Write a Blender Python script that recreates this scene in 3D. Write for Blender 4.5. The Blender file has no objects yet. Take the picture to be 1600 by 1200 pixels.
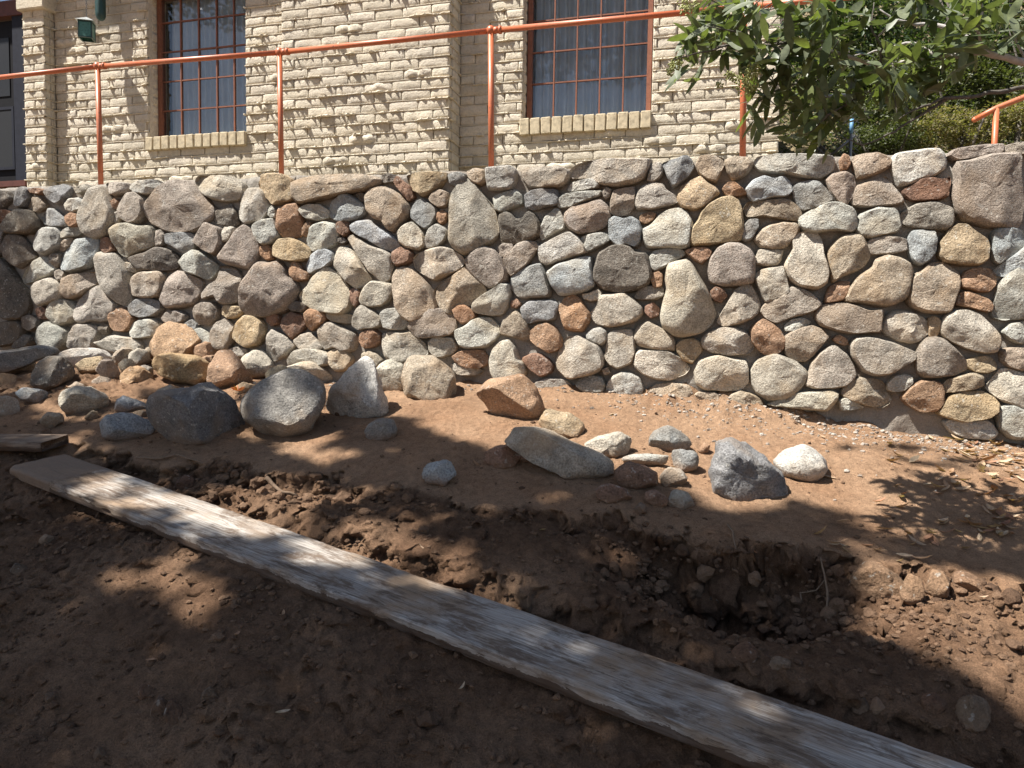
import bpy, math, random
import numpy as np
from mathutils import Vector, Matrix, noise

SC = bpy.context.scene
COL = SC.collection
rnd = random.Random(7)

# ------------------------------------------------------------------ camera
PW, PH, FPX = 1600.0, 1200.0, 1150.0
PITCH, ROLL, CZ = math.radians(3.48), 0.015, 1.6
_f = np.array([0.0, math.cos(PITCH), -math.sin(PITCH)])
_u0 = np.array([0.0, math.sin(PITCH), math.cos(PITCH)])
_r0 = np.array([1.0, 0.0, 0.0])
_r = _r0 * math.cos(ROLL) + _u0 * math.sin(ROLL)
_u = -_r0 * math.sin(ROLL) + _u0 * math.cos(ROLL)
CAM = np.array([0.0, 0.0, CZ])
cam_data = bpy.data.cameras.new('camera')
cam_data.sensor_width = 36.0
cam_data.lens = 36.0 * FPX / PW
cam_data.clip_end = 500.0
cam = bpy.data.objects.new('camera', cam_data)
COL.objects.link(cam)
cam.matrix_world = Matrix(((_r[0], _u[0], -_f[0], 0), (_r[1], _u[1], -_f[1], 0), (_r[2], _u[2], -_f[2], CZ), (0, 0, 0, 1)))
SC.camera = cam

# ------------------------------------------------------------------ wall frame (plan directions of the stone wall)
T = np.array([0.9655, -0.2603, 0.0])      # along the wall, to the right
N = np.array([-0.2603, -0.9655, 0.0])     # out of the wall, to the viewer
ORG = np.array([-3.685, 6.57, 0.0]) + N * 0.12
UP = np.array([0, 0, 1.0])

# ------------------------------------------------------------------ light
SA, SB, SCZ = 0.50, 0.355, 1.0             # the sun: left along the wall, out of the wall, up
LDIR = -SA * T + SB * N + SCZ * UP
LDIR = LDIR / np.linalg.norm(LDIR)
ELEV = math.asin(LDIR[2])
world = bpy.data.worlds.new('World')
SC.world = world
world.use_nodes = True
wn = world.node_tree.nodes
bg = wn['Background']
sky = wn.new('ShaderNodeTexSky')
sky.sky_type = 'NISHITA'
sky.sun_disc = False
sky.sun_elevation = ELEV
sky.sun_rotation = math.atan2(LDIR[0], LDIR[1])
sky.air_density = 1.0
sky.dust_density = 1.0
world.node_tree.links.new(sky.outputs[0], bg.inputs[0])
bg.inputs[1].default_value = 0.052
sun_d = bpy.data.lights.new('sun', 'SUN')
sun_d.energy = 5.0
sun_d.angle = math.radians(0.53)
sun_d.color = (1.0, 0.955, 0.89)
sun = bpy.data.objects.new('sun', sun_d)
COL.objects.link(sun)
sun.rotation_euler = Vector(LDIR).to_track_quat('Z', 'Y').to_euler()
sun.location = (-6, -2, 12)
SC.view_settings.view_transform = 'Standard'
SC.view_settings.look = 'None'
SC.view_settings.exposure = 1.14
SC.view_settings.gamma = 1.0
SC.view_settings.use_curve_mapping = False
try:
    SC.cycles.use_denoising = True
    SC.cycles.max_bounces = 8
    SC.cycles.transparent_max_bounces = 8
except Exception:
    pass

# ------------------------------------------------------------------ pixel helpers
def ray(px, py):
    d = _f + (px - 800.0) / FPX * _r - (py - 600.0) / FPX * _u
    return d / np.linalg.norm(d)

def project(p):
    v = np.asarray(p, float) - CAM
    z = v @ _f
    return 800.0 + FPX * (v @ _r) / z, 600.0 - FPX * (v @ _u) / z, z

def wall_sz(px, py, off=0.0):
    """where the sight line of a photo pixel meets the plane `off` metres in front of the wall face: (s, z)"""
    d = ray(px, py)
    p0 = ORG + N * off
    t = ((p0 - CAM) @ N) / (d @ N)
    p = CAM + d * t
    return float((p - ORG) @ T), float(p[2])

def w2(s, n, z):
    return ORG + T * s + N * n + UP * z

def sd_of(p):
    q = np.asarray(p, float) - ORG
    return q @ T, q @ N

WALLM = Matrix(((T[0], -N[0], 0, ORG[0]), (T[1], -N[1], 0, ORG[1]), (0, 0, 1, 0), (0, 0, 0, 1)))   # local (s, -n, z)

# ------------------------------------------------------------------ mesh helpers
def mesh_data(name, verts, faces, mat=None, smooth=False, sharp=None):
    me = bpy.data.meshes.new(name)
    me.from_pydata([tuple(v) for v in verts], [], faces)
    if mat: me.materials.append(mat)
    if smooth: me.polygons.foreach_set('use_smooth', [True] * len(me.polygons))
    me.update()
    if sharp: me.set_sharp_from_angle(angle=math.radians(sharp))
    return me

def link(name, me, parent=None, loc=(0, 0, 0), rot=None, color=None):
    o = bpy.data.objects.new(name, me)
    COL.objects.link(o)
    o.location = loc
    if rot is not None: o.rotation_euler = rot
    if parent: o.parent = parent
    if color: o.color = (color[0], color[1], color[2], 1)
    return o

def mesh_obj(name, verts, faces, mat, parent=None, loc=(0, 0, 0), smooth=False, color=None, rot=None):
    return link(name, mesh_data(name, verts, faces, mat, smooth), parent, loc, rot, color)

def tag(o, label=None, cat=None, group=None, kind=None):
    if label: o['label'] = label
    if cat: o['category'] = cat
    if group: o['group'] = group
    if kind: o['kind'] = kind
    return o

def empty(name, m=None, loc=None):
    o = bpy.data.objects.new(name, None)
    COL.objects.link(o)
    o.empty_display_size = 0.1
    if m is not None: o.matrix_world = m
    if loc is not None: o.location = loc
    return o

class MB:
    def __init__(self): self.v = []; self.f = []
    def add(self, v, f):
        b = len(self.v)
        self.v += [tuple(map(float, q)) for q in v]
        self.f += [tuple(b + i for i in q) for q in f]
    def box(self, x0, x1, y0, y1, z0, z1):
        self.add([(x0, y0, z0), (x1, y0, z0), (x1, y1, z0), (x0, y1, z0), (x0, y0, z1), (x1, y0, z1), (x1, y1, z1), (x0, y1, z1)],
                 [(0, 3, 2, 1), (4, 5, 6, 7), (0, 1, 5, 4), (1, 2, 6, 5), (2, 3, 7, 6), (3, 0, 4, 7)])
    def bbox(self, x0, x1, y0, y1, z0, z1, b):
        """box with its edges bevelled by b"""
        xs = (x0, x0 + b, x1 - b, x1); ys = (y0, y0 + b, y1 - b, y1); zs = (z0, z0 + b, z1 - b, z1)
        V = []; idx = {}
        for sx in (0, 1):
            for sy in (0, 1):
                for sz in (0, 1):
                    X = (x0, x1)[sx]; Y = (y0, y1)[sy]; Z = (z0, z1)[sz]
                    Xi = (x0 + b, x1 - b)[sx]; Yi = (y0 + b, y1 - b)[sy]; Zi = (z0 + b, z1 - b)[sz]
                    idx[(sx, sy, sz, 'x')] = len(V); V.append((X, Yi, Zi))
                    idx[(sx, sy, sz, 'y')] = len(V); V.append((Xi, Y, Zi))
                    idx[(sx, sy, sz, 'z')] = len(V); V.append((Xi, Yi, Z))
        Fs = []
        g = lambda a, b_, c, k: idx[(a, b_, c, k)]
        for s in (0, 1):
            q = [g(s, 0, 0, 'x'), g(s, 1, 0, 'x'), g(s, 1, 1, 'x'), g(s, 0, 1, 'x')]; Fs.append(q if s else q[::-1])
            q = [g(0, s, 0, 'y'), g(1, s, 0, 'y'), g(1, s, 1, 'y'), g(0, s, 1, 'y')]; Fs.append(q[::-1] if s else q)
            q = [g(0, 0, s, 'z'), g(1, 0, s, 'z'), g(1, 1, s, 'z'), g(0, 1, s, 'z')]; Fs.append(q if s else q[::-1])
        for a in (0, 1):
            for c in (0, 1):
                Fs.append([g(0, a, c, 'y'), g(1, a, c, 'y'), g(1, a, c, 'z'), g(0, a, c, 'z')])
                Fs.append([g(a, 0, c, 'x'), g(a, 1, c, 'x'), g(a, 1, c, 'z'), g(a, 0, c, 'z')])
                Fs.append([g(a, c, 0, 'x'), g(a, c, 1, 'x'), g(a, c, 1, 'y'), g(a, c, 0, 'y')])
                for d in (0, 1):
                    Fs.append([g(a, c, d, 'x'), g(a, c, d, 'y'), g(a, c, d, 'z')])
        self.add(V, Fs)
    def tube(self, pts, rad, n=8, cap=True):
        pts = [Vector(p) for p in pts]
        if not hasattr(rad, '__len__'): rad = [rad] * len(pts)
        V = []; Fs = []
        ref = None
        for i, p in enumerate(pts):
            t = (pts[min(i + 1, len(pts) - 1)] - pts[max(i - 1, 0)]).normalized()
            if ref is None: ref = t.orthogonal().normalized()
            ref = (ref - t * ref.dot(t)).normalized()
            q = t.cross(ref)
            for k in range(n):
                a = 2 * math.pi * k / n
                V.append(p + (ref * math.cos(a) + q * math.sin(a)) * rad[i])
        for i in range(len(pts) - 1):
            for k in range(n):
                Fs.append((i * n + k, i * n + (k + 1) % n, (i + 1) * n + (k + 1) % n, (i + 1) * n + k))
        if cap:
            Fs.append(tuple(range(n))[::-1]); Fs.append(tuple((len(pts) - 1) * n + k for k in range(n)))
        self.add(V, Fs)
    def ball(self, c, r, nu=12, nv=8, sc=(1, 1, 1)):
        V = [(c[0], c[1], c[2] - r * sc[2])]
        for j in range(1, nv):
            ph = -math.pi / 2 + math.pi * j / nv
            for i in range(nu):
                a = 2 * math.pi * i / nu
                V.append((c[0] + r * sc[0] * math.cos(ph) * math.cos(a), c[1] + r * sc[1] * math.cos(ph) * math.sin(a), c[2] + r * sc[2] * math.sin(ph)))
        V.append((c[0], c[1], c[2] + r * sc[2]))
        Fs = [(0, 1 + (i + 1) % nu, 1 + i) for i in range(nu)]
        for j in range(nv - 2):
            for i in range(nu):
                a = 1 + j * nu; Fs.append((a + i, a + (i + 1) % nu, a + nu + (i + 1) % nu, a + nu + i))
        a = 1 + (nv - 2) * nu
        Fs += [(a + i, a + (i + 1) % nu, len(V) - 1) for i in range(nu)]
        self.add(V, Fs)
    def obj(self, name, mat, parent=None, loc=(0, 0, 0), smooth=False, color=None, rot=None):
        return mesh_obj(name, self.v, self.f, mat, parent, loc, smooth, color, rot)

# numpy value noise
_perm = np.random.RandomState(3).permutation(4096)
_vals = np.random.RandomState(5).rand(4096) * 2 - 1
def vnoise(x, y, seed=0):
    x = np.asarray(x, float); y = np.asarray(y, float)
    xi = np.floor(x).astype(int); yi = np.floor(y).astype(int)
    fx = x - xi; fy = y - yi
    fx = fx * fx * (3 - 2 * fx); fy = fy * fy * (3 - 2 * fy)
    def h(a, b): return _vals[(_perm[(a + seed * 131) & 4095] + b * 57 + seed * 17) & 4095]
    a = h(xi, yi); b = h(xi + 1, yi); c = h(xi, yi + 1); d = h(xi + 1, yi + 1)
    return (a * (1 - fx) + b * fx) * (1 - fy) + (c * (1 - fx) + d * fx) * fy
def fbm(x, y, sc, octv=4, seed=0, gain=0.5):
    r = 0; a = 1.0
    x = np.asarray(x, float) * sc; y = np.asarray(y, float) * sc
    for o in range(octv):
        ca, sa = math.cos(0.7 * o), math.sin(0.7 * o)
        r = r + a * vnoise(x * ca - y * sa + 13.7 * o, x * sa + y * ca - 7.1 * o, seed + o)
        a *= gain; x = x * 2.03; y = y * 2.03
    return r
def sstep(a, b, x):
    t = np.clip((np.asarray(x, float) - a) / (b - a), 0, 1)
    return t * t * (3 - 2 * t)

# ------------------------------------------------------------------ materials
def new_mat(name):
    m = bpy.data.materials.new(name); m.use_nodes = True
    nt = m.node_tree
    return m, nt, nt.nodes['Principled BSDF']
def nd(nt, typ, **kw):
    n = nt.nodes.new(typ)
    for k, v in kw.items(): setattr(n, k, v)
    return n
def sock(nt, node, name, val):
    if hasattr(val, 'is_linked') or isinstance(val, bpy.types.NodeSocket): nt.links.new(val, node.inputs[name])
    else: node.inputs[name].default_value = val
def tex_noise(nt, vec, scale, detail=5, rough=0.55, dist=0.0):
    n = nd(nt, 'ShaderNodeTexNoise'); nt.links.new(vec, n.inputs['Vector'])
    n.inputs['Scale'].default_value = scale; n.inputs['Detail'].default_value = detail
    n.inputs['Roughness'].default_value = rough; n.inputs['Distortion'].default_value = dist
    return n.outputs[0]
def ramp(nt, fac, stops):
    r = nd(nt, 'ShaderNodeValToRGB'); nt.links.new(fac, r.inputs[0])
    e = r.color_ramp.elements
    while len(e) < len(stops): e.new(0.5)
    for q, (p, c) in zip(e, stops):
        q.position = p; q.color = (c, c, c, 1) if not hasattr(c, '__len__') else (c[0], c[1], c[2], 1)
    return r.outputs[0]
def mix(nt, fac, a, b, mode='MIX'):
    m = nd(nt, 'ShaderNodeMix', data_type='RGBA', blend_type=mode)
    for i, v in ((0, fac), (6, a), (7, b)):
        if isinstance(v, bpy.types.NodeSocket): nt.links.new(v, m.inputs[i])
        elif hasattr(v, '__len__'): m.inputs[i].default_value = (v[0], v[1], v[2], 1)
        else: m.inputs[i].default_value = v
    return m.outputs[2]
def mth(nt, op, a, b=0.0):
    m = nd(nt, 'ShaderNodeMath', operation=op)
    for i, v in ((0, a), (1, b)):
        if isinstance(v, bpy.types.NodeSocket): nt.links.new(v, m.inputs[i])
        else: m.inputs[i].default_value = v
    return m.outputs[0]
def bump(nt, bs, h, strength, dist, prev=None):
    b = nd(nt, 'ShaderNodeBump'); b.inputs['Strength'].default_value = strength; b.inputs['Distance'].default_value = dist
    nt.links.new(h, b.inputs['Height'])
    if prev is not None: nt.links.new(prev, b.inputs['Normal'])
    nt.links.new(b.outputs[0], bs.inputs['Normal'])
    return b.outputs[0]
def obj_vec(nt, rand_off=True):
    tc = nd(nt, 'ShaderNodeTexCoord')
    if not rand_off: return tc.outputs['Object']
    oi = nd(nt, 'ShaderNodeObjectInfo')
    a = nd(nt, 'ShaderNodeVectorMath', operation='ADD')
    c = nd(nt, 'ShaderNodeCombineXYZ')
    k = mth(nt, 'MULTIPLY', oi.outputs['Random'], 37.0)
    for i in range(3): nt.links.new(k, c.inputs[i])
    nt.links.new(tc.outputs['Object'], a.inputs[0]); nt.links.new(c.outputs[0], a.inputs[1])
    return a.outputs[0]

def stone_material(name, rough_bump=1.0, dusty=0.0):
    m, nt, bs = new_mat(name)
    v = obj_vec(nt)
    oi = nd(nt, 'ShaderNodeObjectInfo')
    base = oi.outputs['Color']
    n1 = tex_noise(nt, v, 9, 7, 0.65)
    n2 = tex_noise(nt, v, 95, 3, 0.6)
    n3 = tex_noise(nt, v, 3.5, 3, 0.5, 0.6)
    c = mix(nt, 1.0, base, ramp(nt, n1, [(0.28, 0.58), (0.5, 1.0), (0.72, 1.34)]), 'MULTIPLY')
    c = mix(nt, 1.0, c, ramp(nt, n2, [(0.32, 0.58), (0.5, 1.0), (0.70, 1.36)]), 'MULTIPLY')
    warm = mix(nt, 1.0, base, (1.16, 0.99, 0.80), 'MULTIPLY')
    c = mix(nt, ramp(nt, n3, [(0.48, 0.0), (0.68, 0.55)]), c, warm)
    # pale lichen and mineral specks
    n4 = tex_noise(nt, v, 38, 2, 0.5)
    c = mix(nt, ramp(nt, n4, [(0.63, 0.0), (0.70, 0.45)]), c, (0.62, 0.60, 0.53))
    # dark veins
    vo = nd(nt, 'ShaderNodeTexVoronoi', feature='DISTANCE_TO_EDGE'); vo.inputs['Scale'].default_value = 7.0
    dv = nd(nt, 'ShaderNodeVectorMath', operation='ADD')
    nz = nd(nt, 'ShaderNodeTexNoise'); nt.links.new(v, nz.inputs['Vector']); nz.inputs['Scale'].default_value = 6
    ms = nd(nt, 'ShaderNodeVectorMath', operation='SCALE'); nt.links.new(nz.outputs['Color'], ms.inputs[0]); ms.inputs['Scale'].default_value = 0.25
    nt.links.new(v, dv.inputs[0]); nt.links.new(ms.outputs[0], dv.inputs[1]); nt.links.new(dv.outputs[0], vo.inputs['Vector'])
    crack = ramp(nt, vo.outputs[0], [(0.0, 0.0), (0.03, 1.0)])
    cm = mix(nt, ramp(nt, n3, [(0.40, 0.0), (0.52, 1.0)]), (1, 1, 1), crack)
    c = mix(nt, 0.18, c, mix(nt, 1.0, c, cm, 'MULTIPLY'))
    if dusty:
        tz = nd(nt, 'ShaderNodeTexCoord'); sz = nd(nt, 'ShaderNodeSeparateXYZ'); nt.links.new(tz.outputs['Object'], sz.inputs[0])
        q = mth(nt, 'SUBTRACT', sz.outputs[2], mth(nt, 'MULTIPLY', n1, 0.10))
        c = mix(nt, ramp(nt, mth(nt, 'ADD', q, 0.5), [(0.46, dusty), (0.53, 0.0)]), c, (0.27, 0.165, 0.10))
        c = mix(nt, ramp(nt, n3, [(0.5, 0.0), (0.75, 0.4)]), c, (0.36, 0.255, 0.17))
    nt.links.new(c, bs.inputs['Base Color'])
    bs.inputs['Roughness'].default_value = 0.9
    bs.inputs['Specular IOR Level'].default_value = 0.25
    b1 = bump(nt, bs, tex_noise(nt, v, 34, 8, 0.75), 0.9 * rough_bump, 0.020)
    b2 = bump(nt, bs, n2, 0.9 * rough_bump, 0.011, b1)
    bump(nt, bs, cm, 0.12 * rough_bump, 0.008, b2)
    return m

M = {}
M['stone'] = stone_material('stone')
M['rock'] = stone_material('rock', 1.0, 0.85)

def mat_mortar():
    m, nt, bs = new_mat('mortar')
    v = obj_vec(nt, False)
    n = tex_noise(nt, v, 14, 6, 0.65); n2 = tex_noise(nt, v, 120, 3, 0.6); n3 = tex_noise(nt, v, 1.3, 4)
    c = mix(nt, n, (0.205, 0.187, 0.162), (0.345, 0.320, 0.282))
    c = mix(nt, 1.0, c, ramp(nt, n2, [(0.3, 0.7), (0.7, 1.25)]), 'MULTIPLY')
    c = mix(nt, ramp(nt, n3, [(0.45, 0), (0.65, 0.4)]), c, (0.22, 0.165, 0.12))
    nt.links.new(c, bs.inputs['Base Color']); bs.inputs['Roughness'].default_value = 0.95; bs.inputs['Specular IOR Level'].default_value = 0.2
    b = bump(nt, bs, n, 0.8, 0.02); bump(nt, bs, n2, 0.7, 0.006, b)
    return m
M['mortar'] = mat_mortar()

def mat_paint_brick():
    m, nt, bs = new_mat('painted_brick')
    g = nd(nt, 'ShaderNodeNewGeometry')
    v = g.outputs['Position']
    n = tex_noise(nt, v, 3.0, 5, 0.6); n2 = tex_noise(nt, v, 60, 4, 0.65); n3 = tex_noise(nt, v, 220, 2, 0.5); n4 = tex_noise(nt, v, 12, 5, 0.65)
    c = mix(nt, ramp(nt, n, [(0.35, 0), (0.65, 1)]), (0.69, 0.625, 0.50), (0.60, 0.55, 0.455))
    c = mix(nt, 1.0, c, ramp(nt, n4, [(0.25, 0.78), (0.55, 1.0), (0.8, 1.06)]), 'MULTIPLY')
    c = mix(nt, 1.0, c, ramp(nt, n2, [(0.25, 0.75), (0.5, 1.0), (0.75, 1.06)]), 'MULTIPLY')
    oi = nd(nt, 'ShaderNodeObjectInfo'); rr = mth(nt, 'FRACT', mth(nt, 'ADD', g.outputs['Random Per Island'], oi.outputs['Random']))
    c = mix(nt, 1.0, c, ramp(nt, rr, [(0.0, (0.84, 0.82, 0.79)), (0.35, (1.0, 0.98, 0.95)), (0.7, (1.02, 1.0, 1.0)), (1.0, (1.08, 1.07, 1.04))]), 'MULTIPLY')
    # grime
    c = mix(nt, ramp(nt, n4, [(0.57, 0.0), (0.72, 0.7)]), c, (0.38, 0.32, 0.235))
    nt.links.new(c, bs.inputs['Base Color']); bs.inputs['Roughness'].default_value = 0.85; bs.inputs['Specular IOR Level'].default_value = 0.25
    b = bump(nt, bs, n2, 0.9, 0.010); b = bump(nt, bs, n3, 0.8, 0.005, b); bump(nt, bs, n4, 0.15, 0.02, b)
    return m
M['brick'] = mat_paint_brick()

def mat_dirt():
    m, nt, bs = new_mat('dirt')
    g = nd(nt, 'ShaderNodeNewGeometry'); v = g.outputs['Position']
    n = tex_noise(nt, v, 2.2, 6, 0.6); n2 = tex_noise(nt, v, 26, 6, 0.68); n3 = tex_noise(nt, v, 160, 4, 0.65); n4 = tex_noise(nt, v, 420, 2, 0.5)
    at = nd(nt, 'ShaderNodeAttribute', attribute_name='moist')
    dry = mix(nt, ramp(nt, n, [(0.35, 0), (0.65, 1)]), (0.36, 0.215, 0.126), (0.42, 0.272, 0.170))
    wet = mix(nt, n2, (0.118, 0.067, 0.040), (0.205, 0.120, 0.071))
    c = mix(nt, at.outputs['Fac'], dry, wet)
    c = mix(nt, 1.0, c, ramp(nt, n2, [(0.28, 0.70), (0.5, 1.0), (0.72, 1.22)]), 'MULTIPLY')
    c = mix(nt, 1.0, c, ramp(nt, n3, [(0.28, 0.6), (0.5, 1.0), (0.72, 1.35)]), 'MULTIPLY')
    c = mix(nt, ramp(nt, n4, [(0.68, 0), (0.74, 0.3)]), c, (0.42, 0.33, 0.25))
    nt.links.new(c, bs.inputs['Base Color']); bs.inputs['Roughness'].default_value = 0.96; bs.inputs['Specular IOR Level'].default_value = 0.15
    b = bump(nt, bs, n2, 0.9, 0.035); b = bump(nt, bs, n3, 1.0, 0.014, b); bump(nt, bs, n4, 0.8, 0.005, b)
    return m
M['dirt'] = mat_dirt()

def mat_clod(name, a, b_):
    m, nt, bs = new_mat(name)
    g = nd(nt, 'ShaderNodeNewGeometry'); v = g.outputs['Position']
    n2 = tex_noise(nt, v, 30, 6, 0.68); n3 = tex_noise(nt, v, 170, 4, 0.65)
    isl = g.outputs['Random Per Island']
    c = mix(nt, isl, a, b_)
    c = mix(nt, 1.0, c, ramp(nt, n3, [(0.28, 0.65), (0.5, 1.0), (0.72, 1.3)]), 'MULTIPLY')
    nt.links.new(c, bs.inputs['Base Color']); bs.inputs['Roughness'].default_value = 0.96; bs.inputs['Specular IOR Level'].default_value = 0.15
    b = bump(nt, bs, n2, 0.7, 0.02); bump(nt, bs, n3, 0.7, 0.008, b)
    return m
M['clods'] = mat_clod('soil_clods', (0.10, 0.061, 0.039), (0.20, 0.125, 0.078))
M['gravel'] = mat_clod('gravel', (0.22, 0.17, 0.13), (0.48, 0.43, 0.37))

def mat_wood(name, mud_x=None, tint=(1, 1, 1)):
    """weathered board: grain runs along local x"""
    m, nt, bs = new_mat(name)
    v = obj_vec(nt, False)
    mp = nd(nt, 'ShaderNodeMapping'); nt.links.new(v, mp.inputs[0]); mp.inputs['Scale'].default_value = (2.0, 60, 60)
    mp2 = nd(nt, 'ShaderNodeMapping'); nt.links.new(v, mp2.inputs[0]); mp2.inputs['Scale'].default_value = (6.0, 220, 220)
    g1 = tex_noise(nt, mp.outputs[0], 1.0, 6, 0.65, 0.8); g2 = tex_noise(nt, mp2.outputs[0], 1.0, 3, 0.6, 0.4)
    mp4 = nd(nt, 'ShaderNodeMapping'); nt.links.new(v, mp4.inputs[0]); mp4.inputs['Scale'].default_value = (4.0, 13, 13)
    bl = tex_noise(nt, v, 3.2, 5, 0.6); st = tex_noise(nt, mp4.outputs[0], 1.0, 7, 0.72, 0.5); sp = tex_noise(nt, v, 70, 4, 0.6)
    c = mix(nt, ramp(nt, g1, [(0.30, 0), (0.62, 1)]), (0.215, 0.182, 0.152), (0.475, 0.440, 0.395))
    c = mix(nt, 1.0, c, ramp(nt, g2, [(0.30, 0.62), (0.5, 1.0), (0.7, 1.15)]), 'MULTIPLY')
    c = mix(nt, ramp(nt, bl, [(0.45, 0), (0.62, 0.85)]), c, (0.27, 0.185, 0.115))
    c = mix(nt, ramp(nt, bl, [(0.25, 0.4), (0.40, 0.0)]), c, (0.52, 0.49, 0.45))
    c = mix(nt, ramp(nt, st, [(0.48, 0), (0.60, 0.85)]), c, (0.125, 0.085, 0.058))
    mp3 = nd(nt, 'ShaderNodeMapping'); nt.links.new(v, mp3.inputs[0]); mp3.inputs['Scale'].default_value = (1.1, 34, 34)
    sp_ = tex_noise(nt, mp3.outputs[0], 1.0, 4, 0.6, 0.5)
    split = ramp(nt, sp_, [(0.492, 0.0), (0.5, 1.0), (0.508, 0.0)])
    c = mix(nt, mth(nt, 'MULTIPLY', split, 0.8), c, (0.05, 0.036, 0.026))
    c = mix(nt, 1.0, c, tint, 'MULTIPLY')
    sz = nd(nt, 'ShaderNodeSeparateXYZ'); nt.links.new(v, sz.inputs[0])
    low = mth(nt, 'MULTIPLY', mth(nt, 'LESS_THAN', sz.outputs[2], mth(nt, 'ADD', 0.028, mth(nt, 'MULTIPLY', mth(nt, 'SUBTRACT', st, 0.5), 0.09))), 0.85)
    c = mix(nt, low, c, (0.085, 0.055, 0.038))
    if mud_x is not None:
        sx = nd(nt, 'ShaderNodeSeparateXYZ'); nt.links.new(v, sx.inputs[0])
        q = mth(nt, 'ADD', sx.outputs[0], mth(nt, 'MULTIPLY', mth(nt, 'SUBTRACT', bl, 0.5), 0.10))
        q = mth(nt, 'ADD', q, mth(nt, 'MULTIPLY', mth(nt, 'SUBTRACT', sp, 0.5), 0.05))
        mk = mth(nt, 'LESS_THAN', q, mud_x)
        mk = mth(nt, 'MULTIPLY', mk, ramp(nt, sp, [(0.30, 0.55), (0.40, 1.0)]))
        c = mix(nt, mk, c, mix(nt, sp, (0.19, 0.135, 0.095), (0.27, 0.20, 0.145)))
    nt.links.new(c, bs.inputs['Base Color']); bs.inputs['Roughness'].default_value = 0.85; bs.inputs['Specular IOR Level'].default_value = 0.25
    b = bump(nt, bs, g1, 0.7, 0.006); b = bump(nt, bs, g2, 0.6, 0.003, b); b = bump(nt, bs, st, 0.5, 0.006, b); bump(nt, bs, mth(nt, 'SUBTRACT', 1.0, split), 0.6, 0.004, b)
    return m
M['plank'] = mat_wood('weathered_plank', 0.42)
M['board'] = mat_wood('weathered_board', None, (0.62, 0.52, 0.44))

def mat_flat(name, col, rough=0.6, spec=0.4, var=0.25, scale=30, metallic=0.0, bmp=0.15, world_pos=False):
    m, nt, bs = new_mat(name)
    v = nd(nt, 'ShaderNodeNewGeometry').outputs['Position'] if world_pos else obj_vec(nt, False)
    n = tex_noise(nt, v, scale, 5, 0.6); n2 = tex_noise(nt, v, scale * 6, 3, 0.6)
    c = mix(nt, 1.0, col, ramp(nt, n, [(0.25, 1 - var), (0.5, 1.0), (0.75, 1 + var * 0.6)]), 'MULTIPLY')
    nt.links.new(c, bs.inputs['Base Color']); bs.inputs['Roughness'].default_value = rough
    bs.inputs['Specular IOR Level'].default_value = spec; bs.inputs['Metallic'].default_value = metallic
    bump(nt, bs, n2, bmp, 0.004)
    return m
def mat_rail():
    m, nt, bs = new_mat('orange_pipe_paint')
    v = nd(nt, 'ShaderNodeNewGeometry').outputs['Position']
    n = tex_noise(nt, v, 5, 5, 0.6); n2 = tex_noise(nt, v, 45, 5, 0.7); n3 = tex_noise(nt, v, 160, 3)
    c = mix(nt, ramp(nt, n, [(0.35, 0), (0.65, 1)]), (0.54, 0.135, 0.050), (0.46, 0.155, 0.075))
    c = mix(nt, 1.0, c, ramp(nt, n2, [(0.3, 0.8), (0.6, 1.08)]), 'MULTIPLY')
    c = mix(nt, ramp(nt, n2, [(0.60, 0), (0.66, 0.85)]), c, (0.11, 0.055, 0.035))
    nt.links.new(c, bs.inputs['Base Color']); bs.inputs['Roughness'].default_value = 0.42
    bump(nt, bs, n3, 0.2, 0.003)
    return m
M['rail'] = mat_rail()
M['sill'] = mat_flat('tan_sill_paint', (0.50, 0.425, 0.295), 0.9, 0.2, 0.5, 26, 0, 0.9, True)
M['frame'] = mat_flat('rust_window_paint', (0.22, 0.085, 0.048), 0.5, 0.4, 0.3, 30)
M['door'] = mat_flat('dark_door_paint', (0.009, 0.009, 0.011), 0.7, 0.15, 0.3, 20)
M['door_trim'] = mat_flat('dark_trim_paint', (0.020, 0.022, 0.032), 0.7, 0.15, 0.3, 20)
M['screen'] = mat_flat('screen_mesh', (0.028, 0.030, 0.034), 0.8, 0.15, 0.3, 200)
M['beam'] = mat_flat('reddish_beam', (0.10, 0.035, 0.026), 0.6, 0.3, 0.3, 20)
M['green_metal'] = mat_flat('green_patina', (0.075, 0.20, 0.175), 0.4, 0.5, 0.5, 60, 0.2, 0.4)
M['green_dark'] = mat_flat('dark_green_paint', (0.018, 0.055, 0.05), 0.45, 0.5, 0.3, 40)
M['tin'] = mat_flat('pale_tin', (0.55, 0.58, 0.58), 0.35, 0.5, 0.2, 60, 0.6, 0.1)
M['wire'] = mat_flat('galvanised_wire', (0.16, 0.165, 0.17), 0.45, 0.5, 0.2, 60, 0.5, 0.1)
M['blue'] = mat_flat('blue_paint', (0.14, 0.30, 0.48), 0.5, 0.4, 0.3, 40)
M['curtain'] = mat_flat('pale_blue_curtain', (0.78, 0.86, 0.97), 0.9, 0.1, 0.12, 8, 0, 0.05)
M['inside'] = mat_flat('dim_room', (0.05, 0.045, 0.04), 0.9, 0.1)
M['roof'] = mat_flat('roof_shingle', (0.16, 0.12, 0.10), 0.9, 0.2, 0.4, 12)
M['twig'] = mat_flat('twig_bark', (0.20, 0.14, 0.095), 0.9, 0.2, 0.4, 60, 0, 0.5)
M['bark'] = mat_flat('grey_bark', (0.13, 0.115, 0.10), 0.9, 0.2, 0.5, 40, 0, 0.8)
M['bark_pale'] = mat_flat('pale_bark', (0.40, 0.37, 0.345), 0.85, 0.2, 0.35, 40, 0, 0.6)
M['berry'] = mat_flat('green_berry', (0.33, 0.34, 0.12), 0.5, 0.4, 0.3, 80)

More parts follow.
